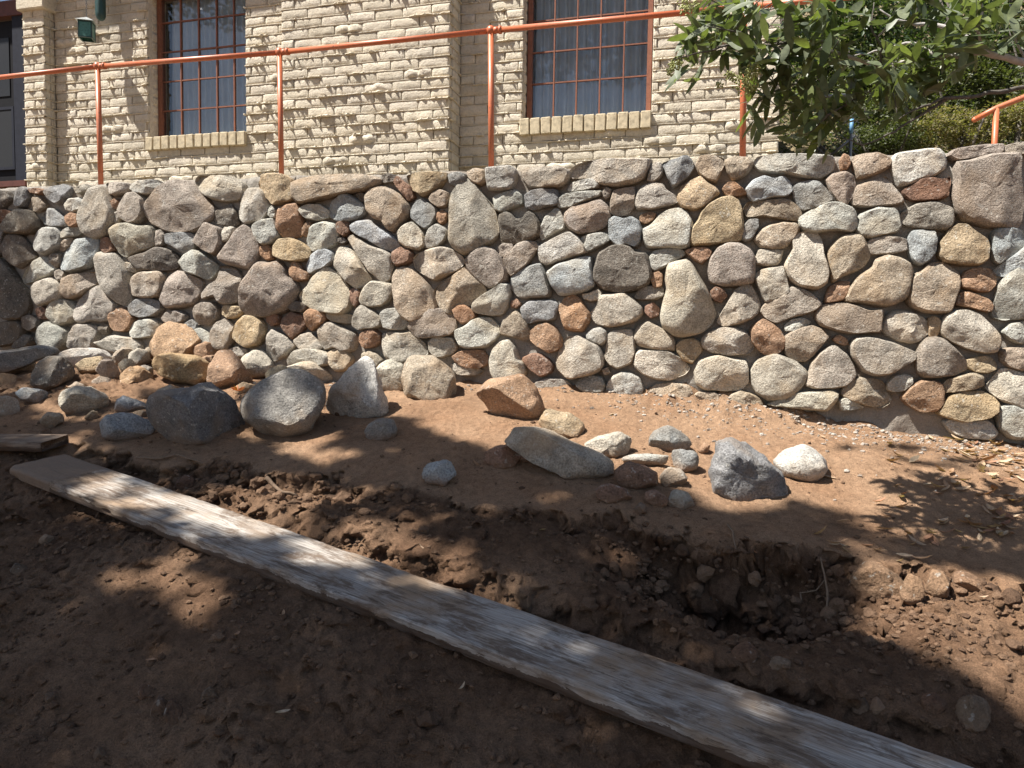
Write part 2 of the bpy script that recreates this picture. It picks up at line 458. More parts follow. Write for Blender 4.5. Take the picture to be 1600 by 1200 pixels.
def mat_leaf(name, cols, trans=0.35, gloss=0.35):
    m, nt, bs = new_mat(name)
    g = nd(nt, 'ShaderNodeNewGeometry'); oi = nd(nt, 'ShaderNodeObjectInfo')
    r = mth(nt, 'FRACT', mth(nt, 'ADD', g.outputs['Random Per Island'], oi.outputs['Random']))
    st = [(i / max(1, len(cols) - 1), c) for i, c in enumerate(cols)]
    c = ramp(nt, r, st)
    n = tex_noise(nt, g.outputs['Position'], 50, 3)
    c = mix(nt, 1.0, c, ramp(nt, n, [(0.3, 0.75), (0.7, 1.2)]), 'MULTIPLY')
    nt.links.new(c, bs.inputs['Base Color']); bs.inputs['Roughness'].default_value = gloss; bs.inputs['Specular IOR Level'].default_value = 0.5
    tr = nd(nt, 'ShaderNodeBsdfTranslucent'); nt.links.new(mix(nt, 1.0, c, (1.3, 1.5, 0.5), 'MULTIPLY'), tr.inputs[0])
    ms = nd(nt, 'ShaderNodeMixShader'); ms.inputs[0].default_value = trans
    out = nt.nodes['Material Output']
    nt.links.new(bs.outputs[0], ms.inputs[1]); nt.links.new(tr.outputs[0], ms.inputs[2]); nt.links.new(ms.outputs[0], out.inputs[0])
    return m
M['leaf'] = mat_leaf('toyon_leaf', [(0.072, 0.098, 0.042), (0.115, 0.138, 0.072), (0.185, 0.205, 0.13), (0.09, 0.115, 0.058), (0.21, 0.24, 0.105)], 0.32, 0.42)
M['leaf_hill'] = mat_leaf('shrub_leaf', [(0.06, 0.078, 0.026), (0.09, 0.11, 0.042), (0.125, 0.135, 0.06), (0.07, 0.082, 0.035)], 0.35, 0.5)
M['leaf_dark'] = mat_leaf('evergreen_leaf', [(0.035, 0.06, 0.02), (0.06, 0.09, 0.03), (0.10, 0.13, 0.055)], 0.3, 0.35)
M['leaf_dry'] = mat_leaf('sage_leaf', [(0.16, 0.16, 0.07), (0.24, 0.21, 0.10), (0.28, 0.22, 0.12), (0.12, 0.14, 0.06)], 0.4, 0.7)
M['leaf_shade'] = mat_leaf('oak_leaf', [(0.03, 0.055, 0.015), (0.05, 0.08, 0.025)], 0.06, 0.5)
M['litter'] = mat_leaf('dead_leaf', [(0.30, 0.14, 0.08), (0.42, 0.26, 0.15), (0.52, 0.40, 0.27), (0.25, 0.12, 0.07)], 0.15, 0.7)
M['leaf_orange'] = mat_leaf('orange_leaf', [(0.55, 0.15, 0.03), (0.6, 0.22, 0.05)], 0.3, 0.6)

def mat_glass():
    m, nt, bs = new_mat('window_glass')
    gl = nd(nt, 'ShaderNodeBsdfGlossy'); gl.inputs['Roughness'].default_value = 0.02
    tr = nd(nt, 'ShaderNodeBsdfTransparent'); tr.inputs[0].default_value = (0.86, 0.9, 0.9, 1)
    lw = nd(nt, 'ShaderNodeFresnel'); lw.inputs[0].default_value = 1.55
    v = obj_vec(nt)
    b = nd(nt, 'ShaderNodeBump'); b.inputs['Strength'].default_value = 0.05; b.inputs['Distance'].default_value = 0.01
    nt.links.new(tex_noise(nt, v, 5, 2), b.inputs['Height']); nt.links.new(b.outputs[0], gl.inputs['Normal'])
    k = mth(nt, 'MULTIPLY', lw.outputs[0], 2.4)
    ms = nd(nt, 'ShaderNodeMixShader'); nt.links.new(k, ms.inputs[0]); nt.links.new(tr.outputs[0], ms.inputs[1]); nt.links.new(gl.outputs[0], ms.inputs[2])
    nt.links.new(ms.outputs[0], nt.nodes['Material Output'].inputs[0])
    return m
M['glass'] = mat_glass()

SCOL = dict(g=(0.40, 0.362, 0.305), l=(0.43, 0.418, 0.370), b=(0.37, 0.388, 0.388), d=(0.175, 0.155, 0.130), m=(0.335, 0.288, 0.240), t=(0.435, 0.340, 0.220),
            o=(0.375, 0.240, 0.155), r=(0.275, 0.172, 0.122), w=(0.48, 0.435, 0.355), k=(0.27, 0.268, 0.258), n=(0.395, 0.325, 0.245), s=(0.33, 0.20, 0.12), W=(0.57, 0.55, 0.49), K=(0.195, 0.192, 0.184))

# ------------------------------------------------------------------ the dug slope in front of the wall
def base_z(s, d):
    """smooth slope: s along the wall, d metres out from its face"""
    s = np.clip(np.asarray(s, float), -9, 12); d = np.asarray(d, float)
    dc = np.clip(d, 0, 3.3)
    z = -0.36 - 0.20 * dc - 0.03 * dc * dc
    e = np.clip(d - 3.3, 0, None)
    z = z - 0.40 * 1.6 * (1 - np.exp(-e / 1.6))
    q = s - 3.66
    fall = -0.019 * q - 0.055 * np.log1p(np.exp(np.clip(q * 2.5, -30, 30))) / 2.5
    z = z + fall * (1 - 0.35 * sstep(1.0, 3.0, d))
    return z + CZ

def _march(fn, px, py):
    d = ray(px, py)
    t = np.arange(1.2, 12.0, 0.006)
    P = CAM[None, :] + d[None, :] * t[:, None]
    q = P - ORG
    g = fn(q @ T, q @ N)
    below = np.nonzero(P[:, 2] < g)[0]
    i = below[0] if len(below) else len(t) - 1
    return P[i]

_lip_px = [(150, 716), (250, 728), (330, 733), (420, 738), (520, 744), (640, 764), (740, 784), (830, 797), (940, 814), (1040, 829), (1120, 842), (1200, 851), (1300, 862), (1400, 880), (1500, 897), (1600, 910)]
_lip_a = [0.0, 0.04, 0.09, 0.11, 0.09, 0.03, 0.03, 0.05, 0.08, 0.18, 0.31, 0.32, 0.24, 0.07, 0.05, 0.04]
_lp = [sd_of(_march(base_z, *p)) for p in _lip_px]
_ls = np.array([p[0] for p in _lp]); _ld = np.array([p[1] for p in _lp])
_pit = sd_of(_march(base_z, 1150, 915))

# long plank: axis through two ground points, kept for the ground below it
PL_PA, PL_PB, PL_LIFT = (60, 736), (1150, 1146), 0.012
_pa = np.array(_march(base_z, *PL_PA)); _pb = np.array(_march(base_z, *PL_PB))
_sa, _da = sd_of(_pa); _sb, _db = sd_of(_pb)
_ll = math.hypot(_sb - _sa, _db - _da)
PLA = (float(_sa), float(_da), float(_pa[2]) + PL_LIFT - 0.004)
PLD = ((_sb - _sa) / _ll, (_db - _da) / _ll, float(_pb[2] - _pa[2]) / _ll)

def lip_q(s, d):
    dl = np.interp(s, _ls, _ld) + 0.05 * fbm(s, s * 0, 3.5, 3, 11) + 0.05 * fbm(s, d, 11, 4, 12, 0.6)
    return d - dl

def ground_z(s, d):
    s = np.asarray(s, float); d = np.asarray(d, float)
    z = base_z(s, d)
    q = lip_q(s, d)
    A = np.interp(s, _ls, _lip_a, left=0.0, right=0.03)
    cut = sstep(-0.02, 0.05 + 0.45 * A, q) * np.exp(-np.clip(q, 0, None) / 0.30)
    z = z - A * cut
    # the dug hole
    rs = (s - _pit[0]) / 0.46; rd = (d - _pit[1]) / 0.22
    rs = rs + 0.25 * fbm(s, d, 4, 3, 21); rd = rd + 0.25 * fbm(s, d, 4, 3, 22)
    z = z - 0.24 * np.exp(-(rs * rs + rd * rd) ** 1.4)
    rim = np.exp(-((s - _pit[0] + 0.28) / 0.28) ** 2 - ((d - _pit[1] - 0.20) / 0.14) ** 2)
    z = z + 0.045 * rim
    near = sstep(7.5, 6.5, d) * sstep(-5, -4, s) * sstep(11, 10, s)
    rough = 0.25 + 1.5 * sstep(-0.05, 0.05, q) * np.exp(-np.clip(q, 0, None) / 0.45) * np.interp(s, _ls, [.3, .5, .9, 1, .9, .35, .3, .35, .4, .7, 1, 1, .9, .9, .8, .8])
    rough = rough + 0.45 * sstep(1.6, 2.2, d) * (0.5 + sstep(-0.2, 0.5, fbm(s, d, 1.8, 3, 35)))
    z = z + near * (0.030 * fbm(s, d, 1.3, 3, 1) + 0.020 * rough * fbm(s, d, 7.0, 4, 2) + 0.020 * rough * np.abs(fbm(s, d, 16.0, 3, 3)) + 0.0045 * fbm(s, d, 40.0, 2, 4))
    # the plank has settled into the dirt: nothing stands higher than its underside below it
    qx = s - PLA[0]; qd = d - PLA[1]
    al = qx * PLD[0] + qd * PLD[1]; la = qx * PLD[1] - qd * PLD[0]
    zp = PLA[2] + al * PLD[2]
    over = np.clip(z - zp, 0, None) * sstep(0.34, 0.20, np.abs(la)) * sstep(-0.3, -0.1, al)
    z = z - over
    # trodden terrace and loose soil heaped at the wall foot
    z = z + 0.05 * np.exp(-np.clip(d, 0, None) / 0.12) * (0.6 + fbm(s, d * 0, 1.7, 3, 6))
    heap = np.exp(-((s - 0.55) / 0.9) ** 2 - ((d - 0.55) / 0.45) ** 2)
    z = z + heap * (0.11 + 0.03 * np.abs(fbm(s, d, 14, 3, 9)))
    z = z + 0.10 * np.exp(-np.clip(d, 0, None) / 0.22) * np.exp(-((s - 5.45) / 0.75) ** 2) * (1 + 0.6 * fbm(s, d, 9, 3, 14))
    pk = np.exp(-((s - _pit[0]) / 0.55) ** 2 - ((d - _pit[1]) / 0.32) ** 2)
    z = z + pk * 0.035 * np.abs(fbm(s, d, 13, 3, 15))
    return z

def ghit(px, py):
    return _march(ground_z, px, py)

def gz_at(p):
    s, d = sd_of(p)
    return float(ground_z(s, d))

def axis(lo, hi, step, far_lo, far_hi):
    a = list(np.arange(lo, hi + 1e-6, step))
    st = step
    while a[-1] < far_hi: st *= 1.25; a.append(a[-1] + st)
    st = step; b = []
    x = lo
    while x > far_lo: st *= 1.25; x -= st; b.append(x)
    return np.array(b[::-1] + a)
gs = axis(-2.4, 8.6, 0.0135, -60, 60)
gd = np.array([-0.30, -0.15, -0.05] + list(axis(0.0, 3.9, 0.0135, 0.0, 70)))
SS, DD = np.meshgrid(gs, gd)
ZZ = ground_z(SS, DD)
gv = ORG[None, None, :] + SS[..., None] * T + DD[..., None] * N
gv = gv + np.stack([np.zeros_like(ZZ), np.zeros_like(ZZ), ZZ], -1)
steep = sstep(0.5, 1.1, np.abs(np.gradient(ZZ, axis=0) / np.maximum(np.gradient(DD, axis=0), 1e-4))) * (DD > 0.6) * (DD < 3.9)
gv = gv + (steep * (0.055 * fbm(SS, ZZ * 1.3, 11, 4, 61, 0.6) + 0.02 * fbm(SS, ZZ, 45, 2, 65)))[..., None] * N + (steep * 0.03 * fbm(SS + 9, ZZ * 1.3, 13, 3, 63))[..., None] * T
ny, nx = SS.shape
ii = np.arange(ny * nx).reshape(ny, nx)
quads = np.stack([ii[:-1, :-1], ii[1:, :-1], ii[1:, 1:], ii[:-1, 1:]], -1).reshape(-1, 4)
me = bpy.data.meshes.new('dirt_ground')
me.vertices.add(ny * nx); me.vertices.foreach_set('co', gv.reshape(-1).astype(np.float32))
me.loops.add(quads.size); me.loops.foreach_set('vertex_index', quads.reshape(-1).astype(np.int32))
me.polygons.add(len(quads)); me.polygons.foreach_set('loop_start', np.arange(0, quads.size, 4, dtype=np.int32))
me.polygons.foreach_set('use_smooth', np.ones(len(quads), dtype=bool))
me.update(calc_edges=True); me.validate()
# freshly turned soil is damp and darker than the dry trodden crust: a property of the digging, not of the light
QQ = lip_q(SS, DD)
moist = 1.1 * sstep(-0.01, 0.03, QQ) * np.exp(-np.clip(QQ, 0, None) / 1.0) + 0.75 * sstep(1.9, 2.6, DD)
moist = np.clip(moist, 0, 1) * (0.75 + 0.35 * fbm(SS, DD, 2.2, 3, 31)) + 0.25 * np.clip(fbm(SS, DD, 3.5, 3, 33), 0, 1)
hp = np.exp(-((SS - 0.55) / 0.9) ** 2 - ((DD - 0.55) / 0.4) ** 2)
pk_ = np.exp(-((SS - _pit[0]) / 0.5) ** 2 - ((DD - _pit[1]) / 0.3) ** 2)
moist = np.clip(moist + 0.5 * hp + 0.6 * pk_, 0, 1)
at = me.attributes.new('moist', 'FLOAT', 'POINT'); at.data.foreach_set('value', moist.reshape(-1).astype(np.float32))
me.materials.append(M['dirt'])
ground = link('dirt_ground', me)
tag(ground, 'reddish brown dug dirt slope below the stone wall', kind='structure')

# terrace that the wall retains, and the hillside behind
TZ = CZ + 1.17
hs = np.linspace(-40, 40, 161); hn = np.concatenate([np.linspace(0.30, 3.0, 28), np.linspace(3.3, 45, 110)])
HS, HN = np.meshgrid(hs, hn)
rise = 0.55 * np.clip(HN - 3.2, 0, None) * sstep(2.0, 8.0, HS + 0.9 * (HN - 2)) + 0.12 * np.clip(HN - 6, 0, None)
HZ = TZ + rise + 0.02 * fbm(HS, HN, 3, 3, 5) + 0.25 * fbm(HS, HN, 0.4, 3, 8) * sstep(3, 6, HN)
hv = ORG[None, None, :] + HS[..., None] * T - HN[..., None] * N
hv = hv + np.stack([np.zeros_like(HZ), np.zeros_like(HZ), HZ], -1)
a, b = HS.shape
ii = np.arange(a * b).reshape(a, b)
q = np.stack([ii[:-1, :-1], ii[:-1, 1:], ii[1:, 1:], ii[1:, :-1]], -1).reshape(-1, 4)
M['hill'] = mat_flat('dry_hillside', (0.17, 0.135, 0.08), 0.95, 0.1, 0.5, 3, 0, 0.6, True)
hill = mesh_obj('hillside', hv.reshape(-1, 3), [tuple(map(int, r)) for r in q], M['hill'], smooth=True)
tag(hill, 'dry hillside and terrace behind the stone wall', kind='structure')
def hill_z(s, n):
    r = 0.55 * max(n - 3.2, 0) * float(sstep(2.0, 8.0, s + 0.9 * (n - 2))) + 0.12 * max(n - 6, 0)
    return TZ + r + 0.25 * float(fbm(s, n, 0.4, 3, 8)) * float(sstep(3, 6, n))

# ------------------------------------------------------------------ the stone wall
TILES = {
 'A1': (0, 260), 'A2': (260, 260), 'A3': (520, 250), 'A4': (780, 240), 'A5': (1040, 220), 'A6': (1300, 210),
 'B1': (0, 440), 'B2': (260, 430), 'B3': (520, 430), 'B4': (780, 430), 'B5': (1040, 430), 'B6': (1300, 430), 'C6': (1300, 640)}
STONES = """
A1
d -6,20 6,21 9,27 2,36 -6,38
k 12,21 17,17 22,19 23,26 19,33 13,34 10,28
r 24,19 31,18 36,20 33,23 26,22
k 37,21 43,17 52,15 57,18 55,25 48,31 42,28
g 62,18 70,15 74,16 72,20 65,23
n 24,30 27,25 33,26 37,33 30,38 22,34
l 54,31 58,27 66,26 71,30 69,36 60,38 55,36
b 34,41 40,35 46,37 53,44 55,49 43,50 36,47
o 55,42 60,39 65,40 67,48 60,51 56,46
g 77,18 85,17 88,21 91,28 95,38 94,48 88,57 78,60 71,56 68,44 70,35 73,27
g 88,14 96,13 106,14 107,18 103,22 96,24 90,22
l 107,17 115,12 128,11 134,14 132,20 122,23 113,22
o 91,30 96,27 100,31 98,35 92,34
g 95,39 98,38 100,42 98,47 95,46
m 102,30 107,23 113,22 119,27 121,36 117,45 110,48 102,43 100,36
d 4,50 10,40 16,36 24,37 29,43 31,50 25,55 14,56 6,55
r -6,38 4,36 9,38 5,45 -6,46
l 28,63 31,55 38,51 47,51 51,56 50,66 44,71 36,74 29,69
l 51,55 57,51 66,51 68,54 62,58 52,60
m 50,66 54,61 60,60 58,66 53,70 49,69
b 50,80 54,72 63,61 80,60 81,66 79,76 74,84 60,88 52,86
r 83,61 89,59 93,62 94,69 88,72 83,68
w 93,53 98,49 108,47 116,50 126,50 128,56 128,66 122,69 112,72 105,75 99,71 95,63
m 129,54 134,53 137,58 135,65 130,66 128,60
d -6,50 1,48 3,58 0,72 -6,74
d 2,66 6,58 12,57 17,59 24,66 28,75 22,80 16,84 11,82 3,75
l 18,92 22,85 30,78 37,75 42,80 45,85 42,90 30,94 20,97
m 42,76 45,73 50,73 50,80 46,84 43,81
m 45,88 49,86 53,89 52,94 48,95 45,91
w 28,101 32,97 42,93 49,98 52,105 50,111 40,114 34,116 29,109
d -6,78 3,79 10,88 16,98 22,104 24,115 20,126 8,128 -6,120
m 54,94 60,91 73,89 80,88 81,93 79,98 68,107 58,110 53,106
g 80,76 84,72 90,74 96,73 100,79 106,88 107,97 110,112 106,117 98,113 90,106 86,99 82,88
g 104,80 108,81 112,85 110,88 105,86
d 108,76 114,74 122,72 130,67 138,69 146,74 150,80 143,86 128,87 115,86 109,80
w 109,101 112,93 120,88 134,88 137,92 136,103 132,108 118,109 110,106
B1
k 108,21 114,15 124,14 132,17 134,23 128,28 118,30 109,27
g 60,26 66,16 74,8 83,3 88,8 92,13 97,19 96,25 90,30 84,33 76,32 70,35 63,33
w 41,22 44,17 50,15 57,16 61,21 61,27 58,33 50,36 44,34 40,28
r 30,23 36,21 40,25 40,30 34,31 30,28
d 20,30 25,28 32,32 32,37 26,41 21,38
d -4,36 5,33 15,33 20,37 19,46 12,52 -4,54
d 10,50 18,44 26,45 27,50 22,55 12,56
l 29,47 34,38 39,34 47,36 55,41 56,48 50,56 32,55
g 60,44 64,36 75,36 80,38 79,46 76,56 58,56
d 82,38 85,35 89,37 88,43 83,43
o 91,28 96,23 102,21 107,26 111,31 109,37 104,41 96,41 92,36
l 110,36 117,32 126,31 132,35 131,43 124,46 112,47 109,42
m 135,30 140,25 148,24 155,28 154,33 146,35 138,34
g 82,52 90,46 97,45 103,46 112,47 117,53 118,58 110,62 100,58 90,52
k 155,35 160,32 164,36 163,41 157,42
A2
b 0,57 10,55 20,56 24,59 22,68 16,73 8,68 1,64
m -16,30 -9,20 2,12 10,11 18,13 26,20 33,29 39,35 37,42 28,50 20,54 8,54 -2,52 -12,47 -17,38
l 12,80 16,74 23,70 31,73 36,78 43,83 41,87 34,94 27,91 17,88
m 0,98 3,91 9,87 16,89 26,94 29,97 26,108 22,114 12,117 0,118 -5,112 -2,104
g 25,12 28,8 42,8 55,9 62,14 64,20 60,27 50,29 38,27 30,22 26,16
d 40,38 46,34 52,31 57,38 58,47 54,50 46,48 39,46
l 60,38 63,25 68,19 76,18 80,22 83,30 84,37 78,44 66,47 61,43
t 77,15 80,8 88,6 97,7 103,11 104,20 104,27 95,30 88,31 82,24
n 106,14 114,10 130,8 145,7 160,7 175,9 179,12 175,16 165,20 152,22 138,25 124,28 112,31 106,24
o 92,44 94,35 100,32 107,31 111,36 112,46 111,56 104,59 96,58 92,51
l 111,36 118,32 128,32 135,37 134,42 126,45 116,43
b 135,37 138,30 146,23 152,24 158,27 165,34 164,40 158,44 145,46 137,42
l 73,50 80,45 88,44 91,50 93,58 89,63 80,65 75,58
m 43,76 54,62 60,53 65,49 70,52 76,60 77,70 74,80 70,85 62,84 48,80
m 24,63 30,52 33,47 39,50 45,52 46,64 42,72 38,73 28,67
g 46,55 49,50 56,51 55,56 51,62 47,62
o 78,67 83,65 87,68 88,77 83,78 78,73
t 90,68 95,61 104,60 112,64 119,70 119,76 110,79 98,78 90,74
o 113,52 116,47 120,47 120,53 116,58 112,56
l 120,52 124,48 132,46 140,49 143,55 140,64 132,69 122,70 118,63
r 142,48 147,45 152,47 152,54 148,58 143,55
d 142,61 146,59 150,62 147,64 143,63
b 118,80 121,74 127,70 133,69 138,73 139,78 132,84 121,89 118,86
o 103,86 106,80 110,81 113,86 119,89 117,94 108,95 104,91
m 63,104 66,97 72,86 78,80 86,81 92,79 98,85 100,92 106,96 109,104 105,112 98,120 84,125 70,124 62,118
w 112,107 118,100 124,92 130,86 135,85 143,90 149,97 152,105 152,116 147,123 136,122 122,119 115,114
m 30,106 36,99 44,95 44,84 50,84 58,87 62,94 61,102 61,111 52,115 45,114 42,108 36,109 31,110
d 102,118 106,113 112,113 116,117 112,121 105,120
l 84,38 87,33 90,36 90,42 86,42
B2
m 22,33 24,26 31,23 38,23 42,28 41,36 34,41 25,40
t 46,28 50,25 58,26 63,28 60,34 52,36 47,33
t 58,46 61,38 66,34 73,34 80,40 81,50 77,57 68,60 60,55 57,52
r 84,34 88,31 93,34 92,40 87,42 83,38
r 97,36 104,31 112,34 115,41 110,48 104,53 99,47 96,42
o 116,32 120,28 128,29 132,34 131,40 124,43 120,46 117,40
w 133,32 142,31 152,33 156,36 150,40 140,39 134,36
g 38,48 42,40 48,37 55,42 54,54 50,62 40,61 37,56
l 20,46 26,44 34,48 38,54 36,60 26,56
g 84,50 88,45 97,51 106,57 100,66 90,71 83,66
g 106,55 112,50 118,48 124,53 130,60 124,64 112,62
m 127,46 131,41 138,39 147,44 156,48 158,56 156,62 148,64 140,60 131,62 128,54
g 102,70 108,63 118,61 130,63 136,68 136,74 128,76 112,77 104,76
n 134,66 140,62 150,63 155,70 150,78 142,80 137,74
g 52,62 58,60 66,62 64,67 56,68
A3
d 40,14 46,11 52,13 52,17 44,19 40,17
r 51,18 54,14 58,18 64,22 66,30 62,33 58,28 53,22
t 62,13 72,10 85,10 94,11 94,15 88,22 80,28 74,29 66,24 63,18
k 96,12 104,10 110,12 110,17 104,22 98,20
n 112,10 118,7 125,8 127,17 122,20 116,18 113,14
l 128,7 138,6 148,5 152,9 152,18 148,24 138,25 130,24 128,15
l 134,31 142,27 152,25 157,30 157,36 150,39 142,43 135,41
n 27,30 33,24 41,22 49,25 57,31 62,37 63,44 59,50 54,55 49,59 44,56 42,51 34,48 28,42
k 65,42 69,34 73,32 79,36 85,40 86,45 82,53 77,57 71,53 65,48
n 80,32 84,27 89,25 95,27 96,32 94,38 88,39 82,35
o 87,44 91,42 95,45 94,50 90,53 87,50
g 98,53 98,38 100,28 105,20 112,17 117,20 122,27 132,38 136,46 137,60 132,67 120,74 109,78 101,73 97,66 97,58
b 15,55 20,51 30,50 35,54 42,58 50,64 54,68 53,73 47,75 40,73 30,67 20,62 16,59
w 54,60 60,54 66,52 71,56 75,62 76,70 72,74 62,73 56,69
l 77,68 80,58 86,54 92,56 95,60 93,66 88,71 80,73 77,71
r 50,77 56,73 62,74 66,78 65,84 60,87 53,88 50,84
w 67,83 71,78 80,75 90,72 98,75 107,81 108,85 103,91 93,96 85,100 77,95 69,90
m 110,84 116,77 126,72 134,75 140,82 144,92 144,99 138,104 130,106 122,100 114,92
w 13,65 17,63 24,67 32,72 42,75 48,79 49,88 47,98 42,102 37,98 30,92 22,80
w 2,84 5,74 10,73 16,76 21,83 27,92 31,98 28,103 18,106 13,102 6,95 2,89
m 137,73 141,70 149,70 150,75 146,80 141,80 137,77
n 51,98 54,92 60,90 67,92 73,99 79,105 83,112 86,122 84,128 76,132 67,135 58,130 53,122 52,110
n 85,108 94,100 104,94 110,89 115,93 118,99 124,105 127,110 124,115 110,122 97,129 90,125 86,116
d 19,29 24,27 27,30 26,35 22,33
B3
w 22,21 27,10 33,5 42,6 49,8 51,14 47,21 42,25 32,26 25,24
r 14,12 18,11 22,15 21,22 18,26 15,22
l 117,24 122,19 132,13 140,8 146,8 147,17 145,26 141,32 132,33 120,31 117,28
o 100,29 104,25 110,25 115,29 118,34 113,39 107,40 103,36
m 64,42 68,34 74,29 84,28 92,29 98,32 101,36 102,44 98,49 88,51 74,52 68,49
g 17,38 20,30 24,25 30,28 36,32 41,36 40,42 34,44 22,45 17,42
l 40,32 46,28 54,28 60,33 62,40 58,45 48,45 43,43
o 23,50 28,46 34,45 39,50 38,56 32,60 26,60 23,55
w 42,49 48,48 58,49 64,48 70,52 76,58 78,66 70,68 62,72 52,74 44,68 42,58
w 80,56 84,52 92,52 99,53 102,60 99,65 90,68 84,67 81,63
l 103,46 110,43 116,38 122,36 130,36 137,42 138,48 133,55 126,60 112,61 106,58 103,52
n 140,46 142,38 148,31 153,30 158,36 162,44 163,54 156,53 146,50 140,49
o 100,68 106,64 116,62 124,63 128,68 127,74 121,77 110,77 102,72
g 98,75 106,73 116,75 123,80 118,83 104,83
w 131,72 134,62 140,56 147,55 152,62 154,70 158,73 160,80 156,88 146,88 136,88 132,80
w 24,66 30,63 36,66 41,72 36,78 26,76
A4
d 0,52 5,48 10,50 14,55 20,54 24,48 29,51 33,58 33,67 25,72 12,74 2,73
m 4,87 10,81 15,75 22,73 29,74 32,78 28,84 22,93 15,98 10,101 6,96
k 10,111 11,103 17,98 25,94 34,92 37,98 39,106 42,115 40,119 30,120 16,119
m 19,14 24,12 36,11 48,11 56,13 58,17 55,24 48,27 34,28 25,27 21,22
g 60,15 66,9 78,6 92,4 106,5 118,4 125,5 124,12 120,20 112,24 98,27 86,25 74,20 62,20
g 124,19 127,10 131,7 135,9 136,15 133,20 128,23 124,22
k 137,8 146,5 156,2 160,6 161,12 157,18 150,24 145,27 141,20 138,12
l 58,29 62,24 70,22 77,21 82,25 80,28 70,30 60,31
l 50,38 54,34 64,32 78,31 84,31 82,35 72,39 60,44 50,44
m 86,32 89,28 93,30 92,35 88,37
k 22,35 28,31 38,30 47,30 48,36 47,42 38,44 30,47 23,45
m 93,40 95,31 104,29 112,28 113,36 112,44 106,50 98,51 93,48
g 116,32 120,27 128,25 136,26 138,30 146,35 148,39 140,43 128,46 116,46 114,41
m 56,50 62,44 72,42 84,39 89,43 92,52 88,60 78,65 66,66 58,61 55,56
l 35,60 38,53 42,50 46,46 50,48 54,57 53,62 46,65 36,71 34,66
b 92,56 96,53 104,55 110,53 116,57 118,64 116,73 112,77 106,75 98,77 92,69
o 118,52 124,49 130,50 128,55 122,58 118,56
l 120,63 126,60 134,52 140,48 150,46 156,49 160,56 160,68 158,76 150,78 138,78 124,78 121,71
l 33,78 38,75 46,71 56,66 60,66 66,71 71,78 72,82 64,85 50,89 40,92 35,89 33,83
l 69,70 74,68 84,66 89,67 91,72 86,76 77,80 73,81 69,74
d 81,92 84,83 92,78 102,76 109,78 113,83 122,84 125,92 126,103 123,109 114,113 100,115 88,113 80,106 79,98
b 40,99 48,93 60,89 72,86 76,87 76,94 78,103 79,110 72,114 58,117 50,117 44,110
l 126,86 130,81 140,79 150,79 154,84 148,88 138,94 130,97 126,94
o 127,100 132,98 136,101 135,110 129,111 127,106
B4
w 70,16 76,15 82,12 85,15 82,20 76,21 71,19
m 114,16 120,10 130,9 136,11 136,17 130,20 120,20 114,19
r 122,26 128,23 133,28 132,33 126,35 122,31
k 18,28 24,22 34,21 44,21 48,25 46,36 40,38 30,38 24,40 20,35
o 50,28 54,20 60,17 66,19 70,25 75,32 74,39 69,46 62,46 54,44 52,36
r 10,22 14,20 17,24 14,27 10,26
w 77,32 82,25 84,17 94,16 104,15 110,19 118,27 118,32 113,38 103,41 92,43 82,40
o 26,47 32,42 40,40 46,44 50,50 52,58 48,62 41,64 32,59 27,54
l 73,49 78,45 84,44 89,47 89,54 85,58 78,56 73,53
g 50,66 53,58 58,52 66,51 74,55 82,59 86,68 86,76 80,81 68,84 58,86 50,78 48,71
g 91,50 96,47 104,46 110,46 112,55 113,65 110,72 103,76 98,77 92,74 88,68 90,58
g 112,52 116,44 124,39 132,43 140,48 146,54 145,62 136,63 124,61 116,58
w 114,66 118,63 130,63 142,64 151,70 157,77 154,82 142,87 130,86 120,82 114,76
r 19,70 26,66 34,66 40,70 44,75 42,81 34,84 25,78
l 64,92 68,86 76,84 84,85 87,92 85,97 70,97
l 90,93 94,85 102,81 110,82 116,86 119,94 118,100 104,100 91,98
n 124,99 130,92 142,90 156,92 160,98 158,104 140,107 126,104
n 86,79 90,77 92,81 88,83
g 30,90 40,86 54,88 60,93 46,97 32,95
A5
n 26,19 29,13 40,12 48,15 48,20 44,28 42,33 34,31 28,26
n 50,16 58,13 70,14 73,18 68,26 62,30 56,31 52,25
l 75,18 80,13 94,11 110,11 126,12 138,13 140,18 138,25 128,31 116,31 104,28 90,26 80,24
o 146,16 149,11 153,13 154,19 151,23 147,23
t 11,44 14,38 22,33 29,30 34,35 41,39 44,43 38,49 32,55 24,57 15,55 11,50
o 48,40 52,35 58,35 64,40 67,43 60,45 52,45
b 68,40 74,33 82,30 90,32 98,30 103,35 105,41 100,46 88,47 74,50 70,45
k 106,40 112,35 120,34 128,35 134,42 139,49 132,53 124,56 114,57 109,50
m 134,33 140,28 150,26 157,30 158,38 156,46 150,53 146,52 140,46 136,38
n 67,57 70,51 82,50 98,48 104,50 110,55 112,60 109,66 98,65 82,62 69,63
t 22,74 28,66 30,60 36,53 46,48 54,47 60,50 63,57 64,68 65,76 62,82 52,84 36,86 24,87 21,82
k 66,70 70,66 77,66 77,72 73,80 68,83 64,81
n 75,82 78,76 86,71 98,68 108,69 111,73 108,80 100,88 90,90 80,88
l 113,64 120,59 128,55 136,52 146,52 154,56 158,62 158,72 154,76 142,74 126,76 116,74 113,70
o 17,92 24,89 34,89 38,92 36,97 30,102 24,99
m 36,108 38,98 44,90 52,86 62,86 70,91 74,98 74,110 72,118 60,120 46,120 38,117
w 76,97 78,91 88,91 97,91 96,98 93,103 84,104 76,102
w 100,104 104,96 107,90 106,84 110,79 118,77 126,78 130,84 131,94 134,102 136,110 134,118 126,122 112,121 103,114
g 75,112 82,107 92,106 98,105 100,112 102,120 103,126 97,130 84,134 82,130 78,122
